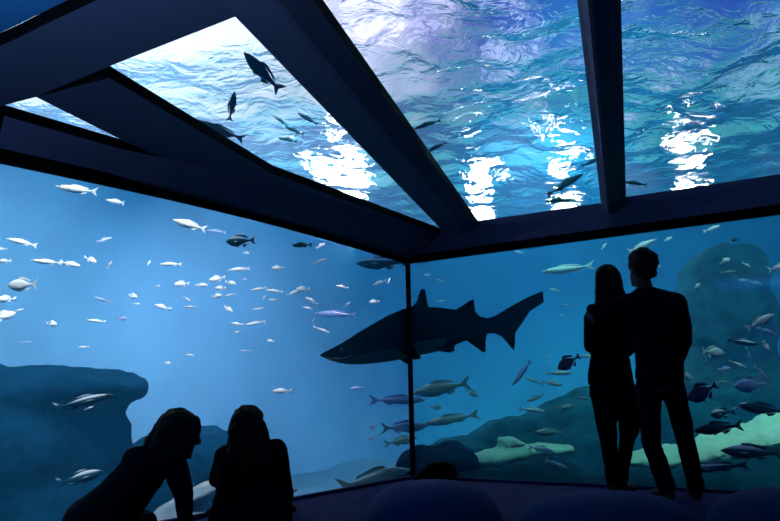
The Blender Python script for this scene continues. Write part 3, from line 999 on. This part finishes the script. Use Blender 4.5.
 (584, 387, 14, 'slim', 'green', R_, 0, 'dim fish touching the thigh of the standing woman', 2), (582, 398, 16, 'slim', 'green', R_, -4, 'dim fish below the one at the thigh of the woman', 2.2),
 (534, 381, 18, 'slim', 'green', L_, 20, 'faint dark fish right of the blue diving one', 3),
 (549, 432, 32, 'bass', 'green', L_, 0, 'faint green fish in mid water left of the legs of the woman', 2.4), (541, 449, 26, 'bass', 'pale', R_, -6, 'pale fish over the small pale ledge', 1.6),
 (557, 464, 24, 'slim', 'pale', R_, -20, 'thin pale fish low left of the feet of the woman', 1.3), (549, 357, 7, 'bass', 'silver', R_, 0, 'SR'),
 (515, 446, 22, 'slim', 'green', R_, 10, 'dim fish above the small pale ledge', 1.7),
]
for f in FISH: fish(*f)

# fish above the roof panes, seen from below against the surface
for px, py, lp, kind, face, tilt, label, d in [
    (263, 73, 58, 'bass', L_, 48, 'largest dark fish overhead in the left roof pane', 5.4),
    (232, 107, 32, 'bass', R_, 82, 'smaller dark fish overhead left of the largest one', 6.2),
    (222, 131, 56, 'slim', L_, 24, 'dark fish half hidden by the beam edge in the left roof pane', 6.0),
    (308, 119, 26, 'slim', L_, 32, 'highest of the thin dark fish above the left roof pane', 8.5), (295, 131, 24, 'slim', L_, 26, 'middle one of the thin dark fish above the left roof pane', 8.5),
    (281, 121, 18, 'slim', L_, 36, 'leftmost of the thin dark fish above the left roof pane', 8.5), (288, 140, 22, 'slim', L_, 14, 'lowest of the thin dark fish above the left roof pane', 8.5),
    (428, 124, 30, 'slim', L_, -18, 'upper dark fish beside the wide slanting beam, over the middle pane', 7.0),
    (437, 147, 24, 'slim', L_, -22, 'lower dark fish beside the wide slanting beam, over the middle pane', 7.2),
    (565, 184, 44, 'slim', R_, 30, 'dark fish rising toward the narrow beam over the middle pane', 8.0),
    (562, 200, 34, 'slim', L_, -4, 'dark fish low against the roof beam over the middle pane', 8.2),
    (593, 161, 24, 'slim', R_, 20, 'dark fish half behind the narrow beam', 8.0),
    (636, 183, 26, 'slim', L_, 6, 'dark fish at the lower left corner of the right roof pane', 7.6)]:
    o = fish(px, py, lp, kind, 'teal', face, tilt, label, d - glass_depth(px, py), 5)
    o['group'] = 'fish over the roof panes'

# ------------------------------------------------------------------ the shark
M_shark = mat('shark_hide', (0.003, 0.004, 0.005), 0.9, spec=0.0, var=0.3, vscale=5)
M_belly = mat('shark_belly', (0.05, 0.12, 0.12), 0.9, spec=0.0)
SD = 7.95
sk = mpp(SD)


def sp(zx, zy):
    """crop pixel of the profile drawing to the shark's own plane (metres from its middle)"""
    return ((zx - 330) / 3.12 * sk, -(zy - 280) / 3.12 * sk)


prof = [(32, 352, 355), (45, 344, 362), (62, 336, 369), (85, 324, 376), (115, 307, 381), (150, 284, 382), (190, 261, 379), (235, 236, 374), (280, 217, 366), (320, 209, 357),
        (360, 211, 350), (400, 214, 340), (440, 219, 325), (475, 228, 310), (505, 237, 300), (530, 242, 294), (550, 246, 289), (575, 240, 280), (600, 226, 262)]
bm = bmesh.new(); rings = []
for x, yt, yb in prof:
    px_, zt = sp(x, yt); _, zb = sp(x, yb)
    h = (zt - zb) / 2; zc = (zt + zb) / 2
    wd_ = h * (1.15 if x < 120 else 0.95 if x < 420 else 0.7)
    t = max(0, (x - 300) / 300) * .6
    rings.append([bm.verts.new((px_, .30 * t * t + wd_ * math.cos(q * math.pi / 12), zc + h * math.sin(q * math.pi / 12))) for q in range(24)])
for a, b in zip(rings, rings[1:]):
    for q in range(24): bm.faces.new((a[q], a[(q + 1) % 24], b[(q + 1) % 24], b[q]))
bm.faces.new(rings[0]); bm.faces.new(rings[-1])
bmesh.ops.recalc_face_normals(bm, faces=bm.faces)
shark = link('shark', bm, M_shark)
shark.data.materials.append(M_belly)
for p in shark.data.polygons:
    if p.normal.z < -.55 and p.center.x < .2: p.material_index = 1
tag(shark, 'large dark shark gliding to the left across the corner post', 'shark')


def sfin(name, pts, t, yoff=0.0, curve=True):
    bm = bmesh.new()
    fin(bm, [sp(*p) for p in pts], t)
    for v in bm.verts:
        tt = max(0, (v.co.x / sk * 3.12 + 30) / 300) * .6
        v.co.y += yoff + (.30 * tt * tt if curve else 0)
    return link(name, bm, M_shark, shark, smooth=False)


sfin('dorsal_fin', [(300, 216), (322, 196), (330, 170), (336, 157), (348, 158), (351, 180), (357, 214), (340, 224)], .035)
sfin('dorsal_fin', [(435, 222), (465, 205), (488, 190), (498, 186), (500, 208), (503, 226), (522, 243), (490, 248), (455, 240)], .03)
sfin('tail_fin', [(535, 246), (570, 234), (620, 205), (680, 174), (729, 154), (729, 191), (704, 189), (690, 206), (660, 248), (628, 288), (626, 320), (622, 341), (606, 325), (585, 300), (560, 290), (540, 291)], .03)
for s in (-1, 1):
    sfin('pelvic_fin', [(360, 338), (400, 344), (427, 348), (432, 325), (442, 312), (400, 318)], .02, s * .10)
sfin('anal_fin', [(462, 306), (495, 328), (522, 348), (531, 346), (531, 318), (537, 291), (500, 292)], .025)
for s in (-1, 1):
    bm = bmesh.new()
    pts = [sp(*p) for p in [(195, 335), (225, 318), (268, 306), (300, 340), (318, 372), (300, 376), (262, 352), (225, 345)]]
    fin(bm, pts, .03)
    for v in bm.verts:
        k_ = (v.co.x - sp(195, 0)[0])
        v.co.y += s * (.27 + .45 * max(0, k_))
    link('pectoral_fin', bm, M_shark, shark, smooth=False)
for s in (-1, 1):
    bm = bmesh.new()
    px_, pz_ = sp(96, 340)
    bmesh.ops.create_uvsphere(bm, u_segments=12, v_segments=8, radius=.018, matrix=Matrix.Translation((px_, s * .125, pz_)))
    link('eye', bm, M_eye, shark)
    for i in range(5):
        bm = bmesh.new()
        a, b = sp(168 + i * 10, 300 - i * 3), sp(172 + i * 10, 345 - i * 2)
        bar(bm, (a[0], s * (.225 + i * .008), a[1]), (b[0], s * (.22 + i * .008), b[1]), (0, 1, 0), .008, .02)
        link('gill_slit', bm, M_eye, shark, smooth=False)
bm = bmesh.new()
pm = [sp(60, 366), sp(95, 368), sp(125, 358)]
for a, b in zip(pm, pm[1:]): add_capsule(bm, (a[0], -.13, a[1]), .012, (b[0], -.17, b[1]), .012)
link('mouth', bm, M_eye, shark)
place(shark, 311 + 330 / 3.12 * 1.03, 240 + 280 / 3.12, SD, 1.04, R_, 0, 4)
# ------------------------------------------------------------------ people
M_skin = mat('skin', (0.16, 0.10, 0.075), 0.6, spec=0.2)
M_coat = mat('cloth_black', (0.006, 0.006, 0.009), 0.95, spec=0.05, bump=0.15, bscale=18)
M_navy = mat('cloth_navy', (0.008, 0.009, 0.016), 0.95, spec=0.05, bump=0.15, bscale=18)
M_jean = mat('cloth_jeans', (0.007, 0.008, 0.013), 0.95, spec=0.05, bump=0.2, bscale=30)
M_shoe = mat('shoe_black', (0.006, 0.006, 0.007), 0.7, spec=0.15)
M_hair = mat('hair_dark', (0.006, 0.005, 0.005), 0.75, spec=0.1, bump=0.4, bscale=60)
M_hairb = mat('hair_brown', (0.010, 0.007, 0.005), 0.75, spec=0.1, bump=0.4, bscale=60)


def rz(a):
    return Matrix.Rotation(a, 3, 'Z')


def head_prims(c, rot):
    """skull, jaw, nose, brow, lips, ears; rot turns the +Y facing head"""
    def P(x, y, z): return c + rot @ Vector((x, y, z))
    return [('e', P(0, -.012, .028), (.074, .094, .090), rot), ('e', P(0, .022, -.045), (.056, .066, .066), rot),
            ('c', P(0, .085, .02), .010, P(0, .104, -.022), .015), ('c', P(-.03, .075, .034), .016, P(.03, .075, .034), .016),
            ('c', P(-.022, .078, -.062), .010, P(.022, .078, -.062), .010), ('e', P(0, .070, -.095), (.026, .02, .02), rot),
            ('e', P(.074, -.008, -.005), (.012, .022, .034), rot), ('e', P(-.074, -.008, -.005), (.012, .022, .034), rot)]


def face_parts(c, rot, parent):
    for s in (-1, 1):
        bm = bmesh.new()
        bmesh.ops.create_uvsphere(bm, u_segments=12, v_segments=8, radius=.0125, matrix=Matrix.Translation(c + rot @ Vector((s * .031, .078, .010)) - parent.location))
        link('eye', bm, M_eye, parent)


def hand_prims(w, d, palm_n, thumb_side, curl=.45, k=1.0):
    """palm, four jointed fingers of different lengths and a thumb; d = along the hand, palm_n = out of the palm"""
    d = Vector(d).normalized(); n = Vector(palm_n); n = (n - d * n.dot(d)).normalized()
    s = d.cross(n).normalized() * thumb_side
    pr = [('c', w, .026 * k, w + d * .03 * k, .028 * k), ('c', w + d * .03 * k + s * .018 * k, .017 * k, w + d * .085 * k + s * .024 * k, .014 * k),
          ('c', w + d * .03 * k - s * .018 * k, .017 * k, w + d * .08 * k - s * .026 * k, .013 * k), ('c', w + d * .03 * k, .018 * k, w + d * .088 * k, .014 * k)]
    for i, (o, L) in enumerate(((.030, .072), (.010, .080), (-.010, .075), (-.029, .058))):
        p = w + d * (.088 - .006 * abs(i - 1)) * k + s * o * k
        a = 0.15
        for f, r in ((.45, .0090), (.32, .0082), (.23, .0074)):
            a += curl
            q = p + (d * math.cos(a) + n * math.sin(a)) * L * f * k
            pr.append(('c', p, r * k, q, r * .92 * k))
            p = q
    p = w + d * .022 * k + s * .026 * k
    q = p + (d * .75 + s * .6 + n * .25).normalized() * .042 * k
    r_ = q + (d * .9 + s * .25 + n * .35).normalized() * .032 * k
    e = r_ + (d * .9 + n * .45).normalized() * .024 * k
    pr += [('c', p, .014 * k, q, .011 * k), ('c', q, .0105 * k, r_, .0095 * k), ('c', r_, .0095 * k, e, .008 * k)]
    return pr


def shoe_prims(ankle, heel_dir, floor=0.0, L=.26):
    """sole and upper; heel_dir points to the toes"""
    t = Vector(heel_dir); t.z = 0; t.normalize()
    h = Vector((ankle.x, ankle.y, floor)) - t * .05
    a = math.atan2(t.y, t.x) - math.pi / 2
    return [('e', h + t * .05 + Vector((0, 0, .045)), (.038, .075, .048), rz(a)), ('e', h + t * .15 + Vector((0, 0, .036)), (.046, .10, .038), rz(a)),
            ('c', h + t * .05 + Vector((0, 0, .06)), .044, Vector((ankle.x, ankle.y, floor + .11)), .044)]


def flat_floor(o, parent):
    for v in o.data.vertices:
        if v.co.z < .004: v.co.z = .004


# ---- the man of the couple, seen from behind, leaning a little to the left
DM = at_z(682, 501, 0).dot(cF) - CAM.dot(cF)
def M(x, y, dd=0.0): return at_d(x, y, DM + dd)
yawm = math.radians(-12)
root = tag(empty('person', (M(680, 440).x, M(680, 440).y, 0)), 'man standing from behind at the right glass with an arm around the woman', 'person')
hips = M(659, 381); chest = M(655, 318); neck = M(644, 289); head = M(641, 269, .02)
shR, shL = M(676, 303), M(631, 304, .02)
elR, wrR = M(684, 341, -.03), M(674, 370, .10)
elL, wrL = M(606, 312, .04), M(592, 309, .15)
hL, hR = M(649, 384), M(671, 382)
kL, kR = M(651, 441, .03), M(685, 438, .02)
aL, aR = M(667, 490), M(696, 484, .10)
rotm = rz(math.radians(18)) @ Matrix.Rotation(math.radians(8), 3, 'Y')
body = [('t', [(M(655, 296), .13, .07), (chest, .165, .105), (M(658, 350), .145, .095), (hips, .135, .095), (M(659, 392), .125, .09)], yawm),
        ('c', M(646, 293), .055, M(642, 277), .053), ('c', shR, .058, elR, .043), ('c', elR, .042, wrR, .028), ('c', shL, .058, elL, .043), ('c', elL, .042, wrL, .028),
        ('c', M(650, 297), .06, shR, .058), ('c', M(650, 297), .06, shL, .058),
        ('c', hL, .074, kL, .055), ('c', kL, .052, aL, .038), ('c', hR, .070, kR, .055), ('c', kR, .056, aR, .038)]
body += head_prims(head, rotm)
body += hand_prims(wrL, M(586, 320, .24) - wrL, M(602, 318, .27) - wrL, 1, .45)
body += hand_prims(wrR, M(668, 378, .14) - wrR, Vector((-.6, .5, 0)), 1, .3)
for a in (aL, aR): body += [('c', a, .036, Vector((a.x, a.y, .05)), .036), ('c', Vector((a.x, a.y, .05)), .026, Vector((a.x, a.y + .10, .04)), .02)]
bd = solid('body', body, .008, M_skin, root, 3)
face_parts(head, rotm, root)
solid('hair', [('e', head + rotm @ Vector((0, -.022, .042)), (.098, .104, .104), rotm), ('e', head + rotm @ Vector((0, -.055, -.01)), (.080, .065, .075), rotm),
               ('e', head + rotm @ Vector((.0, .045, .085)), (.07, .05, .045), rotm), ('e', head + rotm @ Vector((-.03, -.05, .09)), (.05, .05, .04), rotm), ('e', head + rotm @ Vector((.035, -.02, .10)), (.05, .05, .04), rotm)],
      .009, M_hair, root, 2, .010, 30)
jk = [('t', [(M(645, 288), .065, .06), (M(650, 294), .14, .085), (M(655, 303), .190, .11), (chest, .195, .125), (M(659, 345), .165, .12), (M(660, 366), .158, .12), (M(660, 378), .160, .12)], yawm),
      ('c', shR, .075, M(683, 325, -.02), .060), ('c', M(683, 325, -.02), .060, elR, .056), ('c', elR, .055, wrR, .042), ('c', shL, .078, elL, .060), ('c', elL, .056, wrL, .042),
      ('c', M(651, 297), .07, shR, .074), ('c', M(648, 298), .07, shL, .074)]
solid('jacket', jk, .010, M_navy, root, 3, .006, 9)
tr_ = [('t', [(M(659, 360), .140, .105), (M(660, 372), .150, .112), (M(660, 388), .157, .114)], yawm), ('c', hL, .092, M(650, 413, .01), .076), ('c', M(650, 413, .01), .076, kL, .066), ('c', kL, .066, M(660, 468), .062), ('c', M(660, 468), .062, Vector((aL.x, aL.y, .09)), .062),
       ('c', hR, .088, M(679, 411, .01), .074), ('c', M(679, 411, .01), .074, kR, .066), ('c', kR, .066, M(691, 463, .05), .060), ('c', M(691, 463, .05), .060, Vector((aR.x, aR.y, .09)), .060)]
solid('trousers', tr_, .010, M_jean, root, 3, .007, 10)
for a, t in ((aL, (-.25, 1, 0)), (aR, (.2, 1, 0))):
    flat_floor(solid('shoe', shoe_prims(a, t), .008, M_shoe, root, 3), root)

# ---- the woman of the couple
DW = DM + .30
def Wm(x, y, dd=0.0): return at_d(x, y, DW + dd)
yaww = math.radians(-18)
root = tag(empty('person', (Wm(614, 440).x, Wm(614, 440).y, 0)), 'slim woman with long hair standing from behind under the arm of the man', 'person')
head = Wm(609, 283); rotw = rz(math.radians(-20)) @ Matrix.Rotation(math.radians(-6), 3, 'Y')
shL, shR = Wm(592, 318), Wm(628, 316)
elL, wrL = Wm(591, 346, .02), Wm(600, 352, .20)
elR, wrR = Wm(632, 346, .04), Wm(622, 356, .20)
hL, hR = Wm(602, 388), Wm(622, 388)
kL, kR = Wm(608, 436, .02), Wm(629, 432, .04)
aL = Wm(613, 478, .0); aR = Wm(621, 476, .12)
body = [('t', [(Wm(610, 308), .10, .06), (Wm(609, 325), .135, .09), (Wm(609, 350), .11, .08), (Wm(611, 378), .145, .10), (Wm(612, 394), .14, .10)], yaww),
        ('c', Wm(610, 310), .045, Wm(609, 292), .044), ('c', shL, .046, elL, .036), ('c', elL, .035, wrL, .024), ('c', shR, .046, elR, .036), ('c', elR, .035, wrR, .024),
        ('c', Wm(610, 311), .05, shL, .046), ('c', Wm(610, 311), .05, shR, .046),
        ('c', hL, .08, kL, .052), ('c', kL, .050, aL, .034), ('c', hR, .08, kR, .052), ('c', kR, .050, aR, .034)]
body += head_prims(head, rotw)
body += hand_prims(wrL, Vector((.5, .6, .1)), Vector((.6, -.5, 0)), -1, .4, .92) + hand_prims(wrR, Vector((-.5, .6, .1)), Vector((-.6, -.5, 0)), 1, .4, .92)
for a in (aL, aR): body += [('c', a, .032, Vector((a.x, a.y, .05)), .034), ('c', Vector((a.x, a.y, .05)), .024, Vector((a.x + .03, a.y + .06, .04)), .02)]
solid('body', body, .008, M_skin, root, 3)
face_parts(head, rotw, root)
hr = [('e', head + rotw @ Vector((0, -.018, .040)), (.090, .104, .096), rotw), ('c', head + rotw @ Vector((-.045, -.05, 0)), .050, Wm(602, 322, -.08), .040), ('c', head + rotw @ Vector((.045, -.05, 0)), .052, Wm(619, 322, -.08), .046),
      ('c', head + rotw @ Vector((0, -.06, .02)), .066, Wm(610, 330, -.08), .050), ('c', head + rotw @ Vector((.06, -.01, 0)), .035, Wm(624, 312, -.02), .034), ('c', head + rotw @ Vector((-.066, -.01, 0)), .030, Wm(598, 312, -.02), .026)]
solid('hair', hr, .009, M_hairb, root, 2, .008, 26)
tp = [('t', [(Wm(610, 303), .055, .05), (Wm(610, 310), .125, .075), (Wm(609, 326), .150, .105), (Wm(609, 350), .130, .095), (Wm(610, 374), .158, .112), (Wm(611, 384), .162, .115)], yaww),
      ('c', shL, .060, elL, .052), ('c', elL, .050, wrL, .036), ('c', shR, .060, elR, .050), ('c', elR, .048, wrR, .036), ('c', Wm(610, 312), .06, shL, .060), ('c', Wm(610, 312), .06, shR, .060)]
solid('top', tp, .010, M_coat, root, 3, .005, 10)
tr_ = [('t', [(Wm(611, 374), .155, .110), (Wm(612, 396), .160, .115)], yaww), ('c', hL, .092, Wm(605, 412, .01), .080), ('c', Wm(605, 412, .01), .080, kL, .066), ('c', kL, .064, Wm(611, 462), .056), ('c', Wm(611, 462), .054, Vector((aL.x, aL.y, .09)), .050),
       ('c', hR, .098, Wm(629, 412, .02), .090), ('c', Wm(629, 412, .02), .090, kR, .070), ('c', kR, .060, Wm(623, 460, .08), .052), ('c', Wm(623, 460, .08), .052, Vector((aR.x, aR.y, .09)), .048)]
solid('trousers', tr_, .010, M_jean, root, 3, .006, 10)
for a, t in ((aL, (.35, 1, 0)), (aR, (.9, .8, 0))):
    flat_floor(solid('shoe', shoe_prims(a, t), .008, M_shoe, root, 3), root)

# ---- the woman at the far left, sitting on the floor and leaning on one straight arm
DA = 3.95
def A(x, y, dd=0.0): return at_d(x, y, DA + dd)
root = empty('person', (A(110, 540).x, A(110, 540).y, 0))
tag(root, 'leftmost seated person, leaning right on a straight arm with head bowed', 'person')
head = A(180, 434); rota = rz(math.radians(-68)) @ Matrix.Rotation(math.radians(-14), 3, 'X')
hip = A(94, 546, -.12); hip.z = .12
chest = A(145, 470); shN = A(173, 459, -.12); shF = A(170, 456, .14)
wr = A(187, 532, -.10); el = A(183, 490, -.13)
elF, wrF = A(181, 492, .20), A(187, 526, .24)
kn = A(142, 560, .18); kn.z = .09; kn2 = A(132, 560, .0); kn2.z = .085
an = A(90, 566, .0); an.z = .06; an2 = A(82, 572, -.16); an2.z = .06
wr.z = max(wr.z, .075)
tdir = (chest - hip).normalized()
body = [('c', hip, .13, hip.lerp(chest, .5), .095), ('c', hip.lerp(chest, .5), .095, chest, .095), ('c', chest, .095, A(165, 455), .06), ('c', A(166, 454), .05, A(177, 440), .045),
        ('c', A(166, 456), .055, shN, .048), ('c', shN, .048, el, .037), ('c', el, .036, wr, .025), ('c', A(166, 456), .055, shF, .048), ('c', shF, .048, elF, .037), ('c', elF, .036, wrF, .025),
        ('c', hip, .10, kn, .058), ('c', kn, .055, an, .036), ('c', hip, .10, kn2, .058), ('c', kn2, .055, an2, .036)]
body += head_prims(head, rota)
body += hand_prims(wr + Vector((0, 0, -.02)), Vector((.75, .35, -.55)), Vector((0, 0, -1)), -1, .1, .92)
body += hand_prims(wrF, Vector((.7, .2, -.5)), Vector((0, 0, -1)), 1, .3, .92)
for a in (an, an2): body += [('c', a, .034, a + Vector((-.14, .05, -.02)), .026)]
bd = solid('body', body, .009, M_skin, root, 3); flat_floor(bd, root)
face_parts(head, rota, root)
hr = [('e', head + rota @ Vector((0, -.022, .036)), (.086, .100, .094), rota), ('e', head + rota @ Vector((.062, -.008, -.01)), (.034, .055, .065), rota), ('c', head + rota @ Vector((.04, -.06, .02)), .05, A(158, 448, -.08), .045), ('c', head + rota @ Vector((-.04, -.06, .02)), .05, A(158, 448, .08), .045),
      ('c', head + rota @ Vector((0, -.075, .03)), .055, A(150, 451), .05), ('c', head + rota @ Vector((.055, .0, .02)), .032, A(178, 452, -.09), .030), ('c', head + rota @ Vector((.055, .04, .06)), .036, head + rota @ Vector((.066, .045, -.085)), .028), ('c', head + rota @ Vector((.04, .055, .075)), .03, head + rota @ Vector((.05, .075, -.01)), .020)]  # front locks added to darken the cheek in place of shade
solid('hair', hr, .009, M_hair, root, 2, .008, 26)
tp = [('c', hip, .172, hip.lerp(chest, .45), .132), ('c', hip.lerp(chest, .45), .132, chest, .116), ('c', chest, .112, A(163, 457), .080), ('c', A(136, 460), .070, A(160, 454), .066),
      ('c', A(165, 457), .066, shN, .062), ('c', shN, .062, el, .050), ('c', el, .049, wr, .037), ('c', A(165, 457), .066, shF, .060), ('c', shF, .060, elF, .048), ('c', elF, .047, wrF, .037)]
o = solid('jacket', tp, .010, M_coat, root, 3, .006, 9); flat_floor(o, root)
o = solid('trousers', [('c', hip, .150, kn, .078), ('c', kn, .074, an, .052), ('c', hip, .150, kn2, .078), ('c', kn2, .074, an2, .052)], .010, M_jean, root, 3, .006, 10); flat_floor(o, root)
for a in (an, an2):
    o = solid('shoe', [('c', a + Vector((.02, 0, 0)), .048, a + Vector((-.10, .04, -.01)), .045), ('e', a + Vector((-.15, .05, -.015)), (.07, .045, .04), rz(-.35))], .008, M_shoe, root, 3); flat_floor(o, root)

# ---- the second seated woman, seen from behind
DB = 4.3
def B(x, y, dd=0.0): return at_d(x, y, DB + dd)
root = empty('person', (B(250, 540).x, B(250, 540).y, 0))
tag(root, 'right one of the two seated people, long haired, back turned and upright', 'person')
head = B(247, 428); rotb = rz(math.radians(22))
hip = B(250, 540); hip.z = .12
shL, shR = B(225, 456, .02), B(277, 449, .02)
elL, wrL = B(217, 479, .08), B(238, 494, .34)
elR, wrR = B(284, 494, .02), B(284, 528, .10)
kL, kR = B(226, 530, .46), B(272, 532, .48)
aL, aR = B(262, 545, .50), B(236, 545, .44)
for v, z in ((kL, .16), (kR, .16), (aL, .07), (aR, .07)): v.z = z
wrR.z = max(wrR.z, .10)
body = [('t', [(hip + Vector((0, 0, -.08)), .17, .14), (hip, .175, .14), (B(249, 505), .14, .10), (B(248, 474), .15, .10), (B(248, 455), .12, .07)], 0),
        ('c', B(248, 456), .048, B(247, 440), .045), ('c', B(248, 456), .052, shL, .047), ('c', B(248, 456), .052, shR, .047),
        ('c', shL, .047, elL, .037), ('c', elL, .036, wrL, .025), ('c', shR, .047, elR, .037), ('c', elR, .036, wrR, .025),
        ('c', hip + Vector((-.08, .03, 0)), .10, kL, .058), ('c', kL, .055, aL, .036), ('c', hip + Vector((.08, .03, 0)), .10, kR, .058), ('c', kR, .055, aR, .036)]
body += head_prims(head, rotb)
body += hand_prims(wrL, Vector((.2, .8, -.3)), Vector((.3, 0, -1)), 1, .4, .92) + hand_prims(wrR, Vector((.15, .7, -.5)), Vector((-.3, 0, -1)), -1, .2, .92)
for a, s in ((aL, 1), (aR, -1)): body += [('c', a, .034, a + Vector((s * .13, .06, -.02)), .026)]
bd = solid('body', body, .009, M_skin, root, 3); flat_floor(bd, root)
face_parts(head, rotb, root)
hr = [('e', head + rotb @ Vector((0, -.02, .036)), (.092, .104, .094), rotb), ('c', head + rotb @ Vector((-.05, -.05, .0)), .052, B(234, 462, -.08), .044), ('c', head + rotb @ Vector((.05, -.05, 0)), .054, B(264, 460, -.08), .050),
      ('c', head + rotb @ Vector((0, -.065, .02)), .070, B(248, 472, -.09), .056), ('c', head + rotb @ Vector((.07, 0, .01)), .034, B(268, 452, -.02), .036), ('c', head + rotb @ Vector((-.07, 0, .01)), .032, B(231, 448, -.02), .024)]
solid('hair', hr, .009, M_hairb, root, 2, .008, 26)
tp = [('t', [(hip + Vector((0, 0, -.11)), .235, .19), (hip + Vector((0, 0, .03)), .232, .18), (B(250, 508), .212, .145), (B(249, 484), .185, .125), (B(249, 457), .172, .105), (B(248, 446), .085, .065)], 0),
      ('c', B(248, 452), .064, shL, .060), ('c', B(248, 452), .064, shR, .060), ('c', shL, .060, elL, .052), ('c', elL, .050, wrL, .038), ('c', shR, .062, elR, .054), ('c', elR, .052, wrR, .040)]
o = solid('jacket', tp, .010, M_coat, root, 3, .006, 9); flat_floor(o, root)
o = solid('trousers', [('e', hip, (.19, .16, .12), None), ('c', hip + Vector((-.08, .03, 0)), .12, kL, .076), ('c', kL, .072, aL, .052), ('c', hip + Vector((.08, .03, 0)), .12, kR, .076), ('c', kR, .072, aR, .052)], .010, M_jean, root, 3, .006, 10); flat_floor(o, root)
for a, s in ((aL, 1), (aR, -1)):
    o = solid('shoe', [('c', a, .048, a + Vector((s * .09, .04, -.01)), .046), ('e', a + Vector((s * .14, .06, -.015)), (.07, .045, .04), rz(s * .4))], .008, M_shoe, root, 3); flat_floor(o, root)
